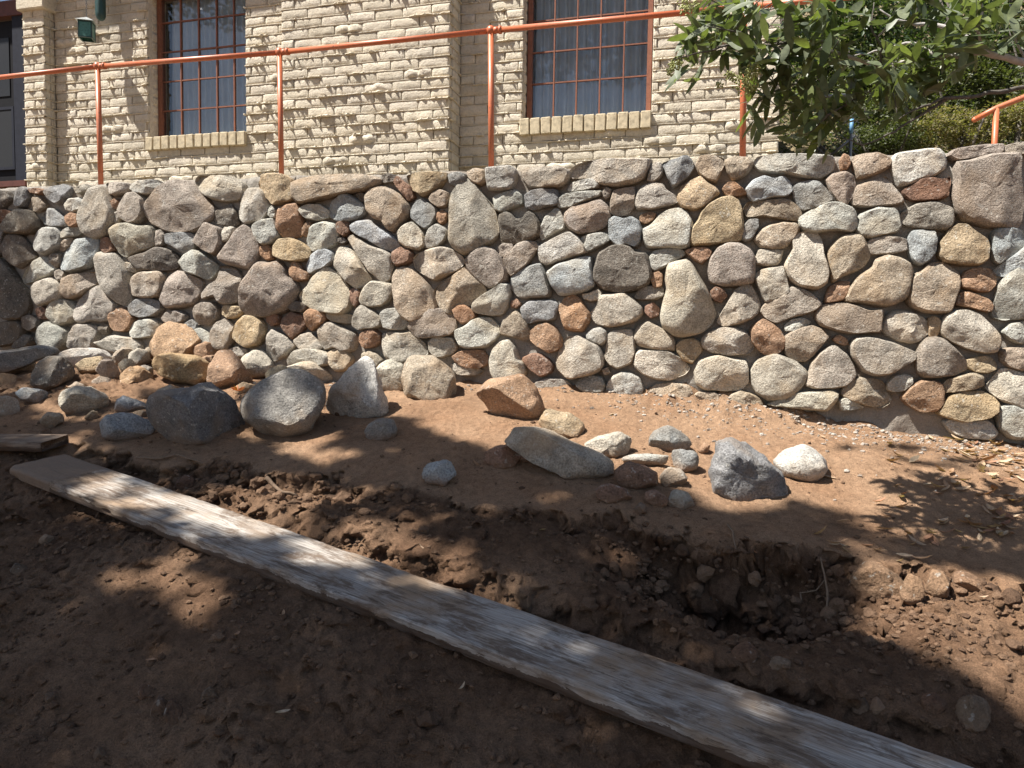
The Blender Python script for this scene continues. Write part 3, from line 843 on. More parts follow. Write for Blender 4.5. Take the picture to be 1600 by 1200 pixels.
n 137,90 142,83 150,79 158,78 164,79 168,88 170,96 166,103 158,108 146,113 140,117 138,106 136,97
m 74,50 0,0 0,0
B5
w 2,-8 10,-11 18,-12 22,-8 28,2 33,10 38,22 41,32 38,41 30,46 14,50 6,48 -2,42 -4,34 -1,22 2,12 0,4
t 9,58 14,54 22,53 28,56 30,62 26,68 22,73 14,70 10,64
r 38,14 42,10 48,12 51,17 46,22 40,20
w 44,38 48,30 54,20 58,13 65,9 71,9 75,15 78,24 77,31 71,36 62,40 50,42
m 80,30 84,24 92,18 100,11 110,10 118,13 126,19 130,24 124,29 112,33 102,36 92,39 84,35
o 134,18 137,10 144,6 153,6 152,14 148,20 140,22 134,22
o 71,46 76,40 82,37 88,40 95,46 99,53 98,61 92,65 84,66 78,62 72,54
l 100,42 106,37 114,36 120,39 118,42 108,46 101,46
g 31,54 36,48 46,44 56,44 66,47 71,54 73,61 68,65 52,66 40,64 32,60
n 100,52 106,47 114,44 122,42 130,46 136,51 130,58 123,66 117,71 110,71 101,66
w 25,80 28,72 34,69 44,67 54,70 66,72 68,78 68,88 62,95 48,96 34,95 26,90
w 72,80 76,73 84,68 92,66 100,69 108,72 115,79 118,84 114,92 108,99 98,104 86,104 76,97 72,90
g 119,84 122,74 128,66 136,60 142,60 150,66 156,76 158,84 150,92 140,94 126,94 118,91
w 86,108 96,103 110,98 124,97 138,96 144,99 142,104 134,113 120,112 100,110
n 50,105 56,100 62,97 70,99 78,103 80,108 70,110 56,109
n 23,101 28,98 40,98 44,100 44,106 30,107
B6
m -12,30 -6,25 4,24 12,24 20,26 30,30 41,29 41,36 40,47 30,48 16,48 4,46 -8,42 -12,36
o 2,53 6,50 12,53 13,57 10,58 4,56
n 11,20 16,10 22,2 34,-6 36,-12 46,-16 56,-14 64,-9 66,-2 65,8 62,18 54,23 42,25 26,22 14,22
n 64,20 66,10 68,2 76,-4 82,-9 90,-10 98,-6 105,0 106,10 102,20 98,30 88,31 76,29 68,26
o 108,4 114,-4 124,-6 132,-5 137,0 136,8 132,13 122,13 110,10
o 105,22 108,15 114,14 122,17 130,20 133,24 132,30 124,29 114,26 105,25
l 135,30 138,18 140,8 147,0 156,-8 170,-10 175,10 172,32 160,35 144,36 136,34
w 43,40 46,35 52,31 60,30 68,32 76,36 80,40 79,48 74,54 66,56 56,54 47,50 43,46
t 81,37 86,35 91,38 90,46 87,51 82,50
w 92,40 96,34 104,30 114,30 124,34 132,42 138,50 139,56 136,63 126,64 112,60 100,55 93,49
l 144,47 150,41 160,39 168,42 168,54 158,57 148,52
g 16,58 20,53 28,52 38,53 48,56 60,61 69,65 68,70 58,76 48,82 36,83 26,79 18,68
m 71,66 74,58 80,53 86,52 94,54 100,60 106,66 111,71 111,78 104,82 90,85 78,85 72,80
t 113,71 120,69 130,68 136,72 137,78 130,81 120,80 115,77
n 143,64 150,61 162,61 168,66 168,78 158,79 148,76 143,71
w 129,94 136,85 142,79 150,79 162,84 170,88 170,110 158,110 146,106 136,100
n 9,98 14,90 22,86 34,87 42,89 45,95 49,101 47,107 40,110 28,108 16,104 10,101
l 47,90 52,85 60,83 66,85 67,90 60,96 51,97 47,95
n 92,92 97,87 108,84 118,82 125,85 125,92 118,95 104,97 95,97
o 59,102 66,94 74,89 84,88 90,91 93,98 92,108 86,113 74,113 64,108
t 89,115 95,106 100,100 110,97 124,97 134,102 138,108 137,114 130,119 112,122 98,119
l 139,118 142,110 150,108 160,112 172,118 172,136 150,136 141,128
l 6,105 12,102 20,106 26,110 16,112 8,112
A6
d 0,48 5,53 8,57 3,59 -4,54 -2,48
n 18,22 20,18 28,16 38,15 46,18 50,22 47,27 40,31 30,35 22,36 20,30
W 51,22 54,16 66,14 80,12 88,12 93,16 95,22 93,28 84,34 72,38 62,42 56,42 53,34 51,28
m 17,58 20,48 22,43 32,40 42,36 46,36 50,42 56,50 60,56 52,58 40,59 28,60
r 60,46 68,43 74,38 84,37 92,38 98,36 97,44 96,51 88,54 76,55 66,54 61,50
l 22,75 24,67 30,64 38,61 46,62 52,62 55,68 57,76 54,81 44,83 32,86 24,84 21,79
g 57,70 62,63 72,58 84,56 92,57 100,62 101,68 99,76 94,79 80,78 66,76 59,73
g 29,95 32,88 44,85 56,86 61,88 62,96 52,99 40,100 31,99
b 64,88 68,81 76,80 85,81 87,88 86,98 80,105 74,108 68,105 65,98
m 104,24 116,23 130,18 146,17 156,17 156,30 158,44 159,58 156,72 152,77 140,77 124,75 112,71 106,65 103,52 104,38
m 98,17 104,12 116,10 130,8 142,8 142,14 136,18 120,19 106,21
m 145,14 147,9 156,7 165,6 166,16 150,16
t 91,96 93,88 98,80 106,75 112,76 120,82 128,88 130,95 129,104 122,108 108,108 94,105 90,100
b 134,84 138,79 148,78 158,80 164,86 160,94 150,100 140,107 135,103
b 137,112 142,108 150,102 160,95 168,90 172,96 166,108 156,115 144,117 138,116
C6
W 95,11 100,9 110,10 128,9 134,13 138,20 132,25 114,24 102,20
"""

def chaikin(P, it=2):
    for _ in range(it):
        Q = np.roll(P, -1, 0)
        R = np.empty((len(P) * 2, 2)); R[0::2] = 0.88 * P + 0.12 * Q; R[1::2] = 0.12 * P + 0.88 * Q
        P = R
    return P
def resample(P, n):
    C = np.vstack([P, P[:1]]); L = np.concatenate([[0], np.cumsum(np.hypot(*np.diff(C, axis=0).T))])
    t = np.linspace(0, L[-1], n, endpoint=False)
    return np.stack([np.interp(t, L, C[:, 0]), np.interp(t, L, C[:, 1])], 1)
def area_c(P):
    x, y = P.T; x2, y2 = np.roll(x, -1), np.roll(y, -1); c = x * y2 - x2 * y
    A = c.sum() / 2
    return A, np.array([((x + x2) * c).sum(), ((y + y2) * c).sum()]) / (6 * A)

def stone_geo(P, rg, n=48):
    """a field stone set in mortar: P outline in (s, z); returns verts around its centre (x along wall, y into wall, z up)"""
    A, c = area_c(P)
    if A < 0: P = P[::-1]; A = -A
    size0 = math.sqrt(A)
    P = resample(chaikin(P - c, 1), n) * (1.0 + 0.014 / max(size0, 0.06) + 0.04)
    size = math.sqrt(A)
    H = min(0.125, 0.045 + 0.20 * size) * rg.uniform(0.85, 1.25)
    pw = rg.uniform(6.0, 13.0)
    fr = [1.0, 1.0, 0.985, 0.95, 0.89, 0.80, 0.68, 0.53, 0.36, 0.18]
    seed = Vector((rg.uniform(0, 99), rg.uniform(0, 99), rg.uniform(0, 99)))
    facets = []
    for _ in range(rg.choice((2, 3, 4, 4, 5))):
        a = rg.uniform(0, 2 * math.pi)
        facets.append((math.cos(a), math.sin(a), rg.uniform(0.10, 0.60), rg.uniform(0.0, 0.45) * size, H * rg.uniform(0.80, 1.0)))
    tx, tz = rg.uniform(-0.16, 0.16), rg.uniform(-0.22, 0.12)
    amp = 0.030 * size + 0.004
    V = []
    for k, f in enumerate(fr):
        for (x, z) in P * f:
            if k == 0:
                V.append((x * 0.97, 0.06, z * 0.97)); continue
            y = H * (1 - min(1.0, f) ** pw) ** 0.55
            y += (tx * x + tz * z) * (1 - f ** 3)
            for (ca, sa, sl, off, h0) in facets:
                y = min(y, h0 - sl * max(0.0, ca * x + sa * z - off) if f < 0.97 else y)
            p = Vector((x, z, y)) / max(size, 0.05) * 2.2 + seed
            w = noise.fractal(p, 0.9, 2.1, 4)
            w2_ = noise.noise(p * 6.0) + 0.8 * noise.noise(p * 13.0) + 0.9 * (0.4 - abs(noise.noise(p * 2.2)))
            y += (amp * w + 0.012 * size * w2_) * (1 - f ** 8)
            r = 1 + 0.05 * noise.noise(p * 1.4 + Vector((9, 0, 0))) * (1 if k > 1 else 0.6)
            V.append((x * r, -max(y, 0.004 if k > 1 else 0.0), z * r))
    V.append((0, -(H + amp * noise.fractal(seed, 0.9, 2.1, 4)) if not facets else (sum(v[1] for v in V[-n:]) / n), 0))
    F = []
    for k in range(len(fr) - 1):
        for i in range(n):
            a = k * n + i; b = k * n + (i + 1) % n
            F.append((a, b, b + n, a + n))
    last = (len(fr) - 1) * n
    for i in range(n): F.append((last + i, last + (i + 1) % n, len(V) - 1))
    return V, F, c

wall = empty('stone_wall', WALLM)
tag(wall, 'retaining wall of mixed field stones set in grey mortar', 'wall')
_top = [(-300, 302), (0, 293), (100, 290), (200, 286), (300, 280), (400, 276), (500, 272), (640, 271), (760, 266), (880, 262), (980, 255), (1100, 251), (1200, 248), (1330, 243), (1400, 240), (1490, 236), (1600, 229), (1900, 215)]
_tp = [wall_sz(*p) for p in _top]
def wall_top(s): return np.interp(s, [p[0] for p in _tp], [p[1] for p in _tp])

def cjit(c, rg, k=0.14):
    q = rg.uniform(1 - k, 1 + k)
    return tuple(min(0.75, x * q * rg.uniform(0.985, 1.015)) for x in c)

rg = random.Random(11)
tile = None; stone_list = []
for ln in STONES.strip().splitlines():
    if len(ln) == 2: tile = TILES[ln]; continue
    code, *pts = ln.split()
    if len(pts) < 4: continue
    px = [(tile[0] + float(a) * 1.875, tile[1] + float(b) * 1.875) for a, b in (p.split(',') for p in pts)]
    P = np.array([wall_sz(x, y, 0.04) for x, y in px])
    stone_list.append((code, P))
for code, P in stone_list:
    V, F, c = stone_geo(P, rg)
    o = link('stone', mesh_data('stone', V, F, M['stone'], True, 34), wall, (c[0], 0, c[1]), None, cjit(SCOL[code], rg))
# the wall runs on past both edges of the photo: those stones in one mesh
ext = MB()
for s_edge, lo, hi in ((-1.25, -1.25, 1.1), (7.25, 5.6, 7.3)):
    for code, P in stone_list:
        A, c = area_c(P)
        if lo + 0.15 < c[0] < hi:
            Q = P.copy(); Q[:, 0] = 2 * s_edge - Q[:, 0]; Q = Q[::-1]
            Q[:, 1] += float(wall_top(2 * s_edge - c[0]) - wall_top(c[0]))
            V, F, c2 = stone_geo(Q, rg, 20)
            ext.add([(v[0] + c2[0], v[1], v[2] + c2[1]) for v in V], F)
o = ext.obj('stones', M['stone'], wall, smooth=True, color=(0.36, 0.31, 0.25)); o['kind'] = 'stuff'
# mortar body
S_ = np.arange(-3.2, 9.2, 0.03); K_ = np.linspace(0, 1, 66)
V = []; F = []
tops = wall_top(S_) + 0.010 * fbm(S_, S_ * 0, 3.0, 3, 41) - 0.006
for i, s in enumerate(S_):
    zs = -1.2 + CZ + (tops[i] - (CZ - 1.2)) * K_
    yy = 0.020 * fbm(np.full_like(zs, s), zs, 6.0, 4, 43) + 0.010 * fbm(np.full_like(zs, s), zs, 22.0, 3, 44)
    for z, y in zip(zs, yy): V.append((s, -y + 0.011, z))
    V.append((s, 0.34, tops[i] - 0.01)); V.append((s, 0.34, CZ - 1.2))
m_ = len(K_) + 2
for i in range(len(S_) - 1):
    for k in range(m_ - 1):
        F.append((i * m_ + k, (i + 1) * m_ + k, (i + 1) * m_ + k + 1, i * m_ + k + 1))
F.append(tuple(range(m_))[::-1]); F.append(tuple((len(S_) - 1) * m_ + k for k in range(m_)))
mesh_obj('mortar', V, F, M['mortar'], wall, smooth=True)

# ------------------------------------------------------------------ brick house behind the wall (local frame: s, y = -n into the house, z)
house = empty('brick_house', WALLM)
tag(house, 'cream painted brick house with rust framed windows behind the stone wall', 'house')
Y_P, Y_L, Y_B, Y_R = 1.12, 1.24, 1.18, 1.45          # pier, left wall, buttress, right wall: metres behind the stone face
def bs(px, y, py=150.0): return wall_sz(px, py, -y)[0]
def bz(px, py, y): return wall_sz(px, py, -y)[1]
ZB, ZT = CZ + 1.16, CZ + 4.30
s_p0, s_p1 = bs(38, Y_P), bs(72, Y_P)
s_w0, s_w1 = bs(232, Y_L), bs(384, Y_L)
s_b0, s_b1 = bs(440, Y_B), bs(703, Y_B)
s_v0, s_v1 = bs(817, Y_R), bs(1018, Y_R)
s_end = bs(1220, Y_R)
zl0, zl1 = bz(310, 211, Y_L), CZ + 3.52               # left window opening
zr0, zr1 = bz(915, 181, Y_R), CZ + 3.52
CH = 0.0935                                            # course height

# wall core: what shows in the joints
core = MB()
def rect_with_hole(s0, s1, y, h=None, depth=0.25):
    yb = y + 0.017
    if h is None: core.box(s0, s1, yb, yb + depth, ZB, ZT); return
    a, b, c, d = h
    core.box(s0, a, yb, yb + depth, ZB, ZT); core.box(b, s1, yb, yb + depth, ZB, ZT)
    core.box(a, b, yb + 0.001, yb + depth, ZB, c); core.box(a, b, yb + 0.001, yb + depth, d, ZT)
rect_with_hole(s_p0, s_p1 - 0.011, Y_P, None, 0.30)
rect_with_hole(s_p1 - 0.005, s_b0 + 0.02, Y_L, (s_w0, s_w1, zl0, zl1))
ZT = CZ + 3.72
rect_with_hole(s_b0 + 0.021, s_b1 - 0.017, Y_B, None, 0.45)
rect_with_hole(s_b1 - 0.02, s_end - 0.011, Y_R, (s_v0, s_v1, zr0, zr1))
ZT_R = ZT; ZT = CZ + 4.30
hwall = core.obj('wall', M['brick'], house)
back = MB()
back.box(s_b0 + 0.3, s_end - 0.02, Y_R + 0.75, Y_R + 4.5, ZB, ZT_R - 0.02); back.box(s_p1, s_b0 + 0.29, Y_L + 0.75, Y_R + 4.5, ZB, ZT - 0.01)
back.obj('room', M['inside'], house)

# painted bricks: a dozen shared meshes, lumpy faces, two-knob misfires among them
def brick_mesh(rg, lump):
    L, Hh, D = 0.272, 0.080, 0.055
    nx_, nz_ = 10, 5
    seed = Vector((rg.uniform(0, 90), rg.uniform(0, 90), 0))
    V = []; F = []
    def face(x, z):
        ex = min(x, 1 - x) * L; ez = min(z, 1 - z) * Hh
        r = 0.006
        e = min(ex, ez)
        y = -0.006 * (1 - max(0, 1 - e / r) ** 2)
        p = Vector((x * L * 12, z * Hh * 12, 0)) + seed
        y -= 0.004 * noise.fractal(p, 0.8, 2.0, 4) * min(1, e / 0.008)
        if lump:
            for cx in ((0.27, 0.73) if lump == 2 else (0.5,)):
                q = ((x - cx) * L / 0.062) ** 2 + ((z - 0.5) * Hh / 0.041) ** 2 + 0.35 * noise.noise(p * 1.5)
                if q < 1: y -= 0.022 * (1 - max(q, 0)) ** 0.5 * (1 + 0.5 * noise.noise(p * 2.5))
        return y
    for j in range(nz_ + 1):
        for i in range(nx_ + 1):
            x = i / nx_; z = j / nz_
            # irregular arrises
            p = Vector((x * 4, z * 3, 7)) + seed
            dx = 0.004 * noise.noise(p) ; dz = 0.004 * noise.noise(p + Vector((5, 5, 5)))
            V.append(((x - 0.5) * L + dx, face(x, z), (z - 0.5) * Hh + dz))
    w = nx_ + 1
    for j in range(nz_):
        for i in range(nx_): F.append((j * w + i, j * w + i + 1, (j + 1) * w + i + 1, (j + 1) * w + i))
    edge = [i for i in range(w)] + [j * w + nx_ for j in range(1, nz_ + 1)] + [nz_ * w + i for i in range(nx_ - 1, -1, -1)] + [j * w for j in range(nz_ - 1, 0, -1)]
    b0 = len(V)
    for i in edge: V.append((V[i][0], D, V[i][2]))
    k = len(edge)
    for i in range(k):
        F.append((edge[i], b0 + i, b0 + (i + 1) % k, edge[(i + 1) % k]))
    return mesh_data('brick', V, F, M['brick'], True, 38)
rgb = random.Random(5)
brick_plain = [brick_mesh(rgb, 0) for _ in range(10)]
brick_lump = [brick_mesh(rgb, 2) for _ in range(3)] + [brick_mesh(rgb, 1)]
bricks = []      # (pos local, rotz, length scale, mesh)
def lay(s0, s1, y, z0, z1, holes=(), side=None, off=0.0, lump_p=0.16):
    """lay running-bond courses on one face; side: face turned to +s at s0, running in y from s1(y0) to y"""
    j0 = int(math.ceil((z0 - ZB) / CH)); j1 = int((z1 - ZB) / CH)
    for j in range(j0, j1):
        z = ZB + (j + 0.5) * CH
        unit = 0.284
        x = s0 - (0.5 * unit if j % 2 else 0.0) - off
        while x < s1 - 0.02:
            a = max(x, s0); b = min(x + unit * rgb.uniform(0.97, 1.03), s1)
            nxt = b if b > x + 0.1 else x + unit
            segs = [(a, b)]
            for (h0, h1, c0, c1) in holes:
                if c0 - 0.01 < z < c1 + 0.01:
                    ns = []
                    for (p, q) in segs:
                        if q <= h0 or p >= h1: ns.append((p, q))
                        else:
                            if p < h0: ns.append((p, h0))
                            if q > h1: ns.append((h1, q))
                    segs = ns
            for (p, q) in segs:
                l = q - p - 0.009
                if l < 0.03: continue
                me_ = rgb.choice(brick_lump) if rgb.random() < lump_p and l > 0.2 else rgb.choice(brick_plain)
                jit = rgb.uniform(-0.004, 0.004)
                if side is None:
                    bricks.append(((0.5 * (p + q), y + jit, z + rgb.uniform(-0.002, 0.002)), 0.0, l / 0.272, me_))
                else:
                    bricks.append(((side + jit, 0.5 * (p + q), z), math.pi / 2, l / 0.272, rgb.choice(brick_plain)))
            x = nxt
zc = CZ + 3.70
lay(s_p0, s_p1, Y_P, ZB, zc, lump_p=0.3)
lay(Y_P + 0.06, Y_L + 0.0, 0, ZB, zc, side=s_p1)
sill_l = (s_w0 - 0.01, s_w1 + 0.01, zl0 - 0.13, zl0)
lay(s_p1, s_b0, Y_L, ZB, zc, [(s_w0, s_w1, zl0 - 0.0, zl1)], lump_p=0.10)
lay(Y_L + 0.06, Y_L + 0.20, 0, zl0, zl1, side=s_w0)
lay(s_b0, s_b1, Y_B, ZB, zc, lump_p=0.12)
lay(Y_B + 0.06, Y_R, 0, ZB, zc, side=s_b1)
lay(s_b1, s_end, Y_R, ZB, zc, [(s_v0, s_v1, zr0, zr1)], lump_p=0.05)
lay(Y_R + 0.06, Y_R + 0.18, 0, zr0, zr1, side=s_v0)
# the pier's corbelled cap
zcap = bz(60, 16, Y_P)

seen = []; unseen = []
for b in bricks:
    p = w2(b[0][0], -b[0][1], b[0][2])
    x, y, z = project(p)
    vis = -10 < x < 1610 and -12 < y < 300 and y < np.interp(x, [p_[0] for p_ in _top], [p_[1] for p_ in _top]) + 8
    (seen if vis else unseen).append((z / b[2], b))
seen.sort(key=lambda q: q[0])
N_B = 290
for k, (_, b) in enumerate(seen[:N_B]):
    o = link('brick', b[3], hwall, b[0], (0, 0, b[1])); o.scale = (b[2], 1, 1)
jm = MB()
for _, b in seen[N_B:] + unseen:
    ca, sa = math.cos(b[1]), math.sin(b[1])
    vs = [v.co for v in b[3].vertices]
    jm.add([(b[0][0] + (v.x * b[2]) * ca - v.y * sa, b[0][1] + (v.x * b[2]) * sa + v.y * ca, b[0][2] + v.z) for v in vs], [tuple(p.vertices) for p in b[3].polygons])
o = jm.obj('brickwork', M['brick'], hwall, smooth=True); o['kind'] = 'stuff'

# mortar squeezed out of the bed joints, hanging in ragged lips
ooze = MB()
def lips(s0, s1, y, z0, z1, holes=(), amp=1.0, seed=0, side=None):
    j0 = int(math.ceil((z0 - ZB) / CH)); j1 = int((z1 - ZB) / CH) + 1
    for j in range(j0, j1):
        z = ZB + j * CH
        if not (z0 < z < z1): continue
        x = np.arange(s0, s1, 0.009)
        if len(x) < 2: continue
        a = fbm(x, x * 0 + j * 3.3, 13.0, 2, 60 + seed); b = fbm(x, x * 0 + j * 1.7, 42.0, 2, 70 + seed)
        big = sstep(-0.35, 0.5, fbm(x, x * 0 + j * 5.1, 2.2, 2, 80 + seed))
        p = 0.0035 + amp * big * (0.032 * np.clip(a, 0, 1) + 0.050 * np.clip(b, 0, 1) ** 1.5)
        dr = 0.004 + 0.5 * p * np.clip(0.4 + b, 0, 1)
        zz = z + 0.0035 * fbm(x, x * 0 + j, 5.0, 2, 90)
        V = []; F = []
        for i in range(len(x)):
            for (yy, zo) in ((0.010, 0.007), (-p[i] * 0.8, 0.004), (-p[i], -0.001 - dr[i] * 0.3), (-p[i] * 0.6, -0.003 - dr[i] * 0.5), (0.010, -0.008)):
                if side is None: V.append((x[i], y + yy - 0.004, zz[i] + zo))
                else: V.append((side - yy + 0.004, x[i], zz[i] + zo))
        for i in range(len(x) - 1):
            xm = 0.5 * (x[i] + x[i + 1])
            if any(h0 < xm < h1 and c0 < z < c1 for (h0, h1, c0, c1) in holes): continue
            for k in range(4): F.append((i * 5 + k, i * 5 + k + 1, (i + 1) * 5 + k + 1, (i + 1) * 5 + k))
        ooze.add(V, F)
lips(s_p0, s_p1, Y_P, ZB, zc, seed=1)
lips(s_p1, s_b0, Y_L, ZB, zc, [(s_w0, s_w1, zl0 - 0.13, zl1)], seed=2)
lips(s_b0, s_b1, Y_B, ZB, zc, seed=3)
lips(s_b1, s_end, Y_R, ZB, zc, [(s_v0, s_v1, zr0 - 0.13, zr1)], 0.9, 4)
lips(Y_P, Y_L, 0, ZB, zc, amp=0.3, seed=5, side=s_p1)
lips(Y_B, Y_R, 0, ZB, zc, amp=0.4, seed=6, side=s_b1)
o = link('mortar_lips', mesh_data('mortar_lips', ooze.v, ooze.f, M['brick'], True, 35), hwall); o['kind'] = 'stuff'
cap = MB(); cap.bbox(s_p0 - 0.03, s_p1 + 0.045, Y_P - 0.055, Y_P + 0.20, zcap, zcap + 0.15, 0.012)
cap.obj('pier_cap', M['brick'], house)

# window sills: a row of bricks on edge
def sill(s0, s1, y, ztop, h, nb, lean=0.0):
    base = MB(); base.box(s0 + 0.006, s1 - 0.006, y - 0.012, y + 0.14, ztop - h + 0.008, ztop - 0.006)
    so = base.obj('sill', M['sill'], house)
    w = (s1 - s0) / nb
    for i in range(nb):
        b = MB()
        b.bbox(-w / 2 + 0.005, w / 2 - 0.005, -0.035, 0.13, -h / 2, h / 2, 0.007)
        o = b.obj('sill_brick', M['sill'], so, (s0 + (i + 0.5) * w, y - 0.012 + rgb.uniform(-0.004, 0.004), ztop - h / 2 + rgb.uniform(-0.003, 0.003)), rot=(0.0, rgb.uniform(-0.04, 0.04), 0))
sill(s_w0 - 0.02, s_w1 + 0.02, Y_L, zl0, 0.135, 12)
sill(s_v0 - 0.02, s_v1 + 0.01, Y_R, zr0, 0.150, 12)

def window(s0, s1, z0, z1, y, cols, rowh, colx, rows0, curtain_from, label):
    fr = MB(); fw = 0.042
    fr.box(s0, s0 + fw, y, y + 0.07, z0, z1); fr.box(s1 - fw, s1, y, y + 0.07, z0, z1)
    fr.box(s0 + fw, s1 - fw, y + 0.002, y + 0.068, z0, z0 + 0.022); fr.box(s0 + fw, s1 - fw, y + 0.002, y + 0.068, z1 - 0.05, z1)
    wo = fr.obj('window', M['frame'], house); wo['label'] = label
    xs = [s0 + fw] + colx + [s1 - fw]; zs = [z0 + 0.022] + [z for z in np.arange(rows0, z1 - 0.08, rowh)] + [z1 - 0.05]
    for x in colx:
        b = MB(); b.box(x - 0.006, x + 0.006, y + 0.018, y + 0.046, z0 + 0.022, z1 - 0.05); b.obj('muntin', M['frame'], wo)
    for z in zs[1:-1]:
        b = MB(); b.box(s0 + fw, s1 - fw, y + 0.021, y + 0.043, z - 0.006, z + 0.006); b.obj('muntin', M['frame'], wo)
    for i in range(len(xs) - 1):
        for j in range(len(zs) - 1):
            b = MB(); b.add([(xs[i], 0, zs[j]), (xs[i + 1], 0, zs[j]), (xs[i + 1], 0, zs[j + 1]), (xs[i], 0, zs[j + 1])], [(0, 1, 2, 3)])
            b.obj('pane', M['glass'], wo, (0, y + 0.032 + 0.0006 * ((i + j) % 2), 0), rot=(rgb.uniform(-0.0008, 0.0008), 0, rgb.uniform(-0.002, 0.002)))
    V = []; F = []
    xx = np.arange(curtain_from, s1 + 0.12, 0.008)
    ph = np.cumsum(0.008 * 2 * math.pi / (0.085 + 0.03 * fbm(xx, xx * 0, 6, 2, 3)))
    zz = np.linspace(z0 - 0.05, z1 + 0.1, 8)
    for z in zz:
        k = (z - z0) / (z1 - z0)
        yy = y + 0.16 + (0.022 + 0.008 * k) * np.sin(ph + 0.4 * k) + 0.012 * fbm(xx, xx * 0 + k, 9, 2, 5)
        for x_, y_ in zip(xx, yy): V.append((x_, y_, z))
    n_ = len(xx)
    for j in range(len(zz) - 1):
        for i in range(n_ - 1): F.append((j * n_ + i, j * n_ + i + 1, (j + 1) * n_ + i + 1, (j + 1) * n_ + i))
    mesh_obj('curtain', V, F, M['curtain'], wo, smooth=True)
yl = Y_L + 0.125
wl0, wl1 = bs(247, yl), s_w1 + 0.10
colx = [bs(q, yl, 150) for q in (281, 309, 337, 364)]
colx += [colx[-1] + 0.185]
window(wl0, colx[-1] + 0.2, zl0, zl1, yl, 6, 0.3, colx, bz(310, 168.5, yl), bs(268, yl + 0.16), 'rust framed grid window near the green lantern')
yr = Y_R + 0.10
wr0, wr1 = bs(823.5, yr), bs(1017, yr)
colx = [bs(q, yr, 100) for q in (865, 900.5, 937, 974)]
window(wr0, wr1, zr0, zr1, yr, 5, 0.285, colx, bz(915, 124, yr), bs(829, yr + 0.16), 'rust framed grid window near the tree branch')
for (a, b_, y0, z0, z1, t) in ((s_w0, wl0, Y_L + 0.07, zl0, zl1, 0), ):
    pass

# the dark door at the far end, set behind the pier
dr = MB(); yd = Y_P + 0.10
sd1 = bs(40, yd)
dz0 = bz(20, 284, yd)
dr.box(sd1 - 1.05, sd1 - 0.14, yd + 0.03, yd + 0.08, dz0, CZ + 3.38)
door = dr.obj('door', M['door'], house); door['label'] = 'dark door with a screen panel at the edge of the photo'
t_ = MB(); t_.box(sd1 - 0.14, sd1 + 0.02, yd - 0.02, yd + 0.12, dz0, CZ + 3.40); t_.obj('door_frame', M['door_trim'], door)
t_ = MB(); t_.box(sd1 - 1.2, sd1 + 0.02, yd - 0.04, yd + 0.12, CZ + 3.40, CZ + 3.56); t_.obj('lintel', M['beam'], door)
t_ = MB(); t_.box(sd1 - 1.2, sd1 + 0.02, yd - 0.05, yd + 0.12, dz0 - 0.06, dz0); t_.obj('threshold', M['beam'], door)
t_ = MB(); t_.box(sd1 - 0.90, sd1 - 0.21, yd + 0.012, yd + 0.029, bz(20, 260, yd), bz(20, 170, yd)); t_.obj('screen_panel', M['screen'], door)
t_ = MB()
zp0, zp1 = bz(20, 260, yd), bz(20, 170, yd)
for (x0, x1, z0, z1) in ((sd1 - 0.93, sd1 - 0.90, zp0 - 0.03, zp1 + 0.03), (sd1 - 0.21, sd1 - 0.18, zp0 - 0.03, zp1 + 0.03), (sd1 - 0.90, sd1 - 0.21, zp1, zp1 + 0.03), (sd1 - 0.90, sd1 - 0.21, zp0 - 0.03, zp0)):
    t_.box(x0, x1, yd + 0.006, yd + 0.029, z0, z1)
t_.obj('panel_frame', M['door_trim'], door)
t_ = MB(); t_.box(sd1 - 0.86, sd1 - 0.24, yd + 0.022, yd + 0.029, zp1 + 0.15, CZ + 3.2); t_.obj('glazing', mat_flat('dim_glass', (0.016, 0.017, 0.02), 0.5, 0.3, 0.2, 4), door)
dl = MB(); dl.box(sd1 - 3.2, sd1 - 1.2, yd + 0.05, yd + 0.35, ZB, ZT); dl.obj('side_wall', M['brick'], house)

# eaves above the frame; their shadow falls on the top of the left wall
zsh = bz(235, 40, Y_L)
ov = 0.42
ze = zsh + ov * SCZ / SB
rf = MB()
rf.add([(sd1 - 3.4, Y_L - ov, ze), (s_b0 + 0.0, Y_L - ov, ze), (s_b0 + 0.0, Y_L + 5.0, ze + 1.9), (sd1 - 3.4, Y_L + 5.0, ze + 1.9),
        (sd1 - 3.4, Y_L - ov, ze + 0.12), (s_b0, Y_L - ov, ze + 0.12), (s_b0, Y_L + 5.0, ze + 2.02), (sd1 - 3.4, Y_L + 5.0, ze + 2.02)],
       [(0, 1, 2, 3), (4, 7, 6, 5), (0, 4, 5, 1), (1, 5, 6, 2), (2, 6, 7, 3), (3, 7, 4, 0)])
z2 = ZT_R + 0.004
rf.box(s_b0 + 0.012, s_end - 0.014, Y_R + 0.03, Y_R + 4.6, z2 - 0.003, z2 + 0.06); rf.box(s_b0 + 0.012, s_b1 - 0.02, Y_B + 0.03, Y_R + 0.028, z2 - 0.003, z2 + 0.06)
rf.obj('roof', M['roof'], house)
up = MB()
up.box(s_p1, s_b0 + 0.01, Y_L + 0.004, Y_L + 0.26, ZT + 0.002, ze + 0.1)
up.obj('gable', M['brick'], house)

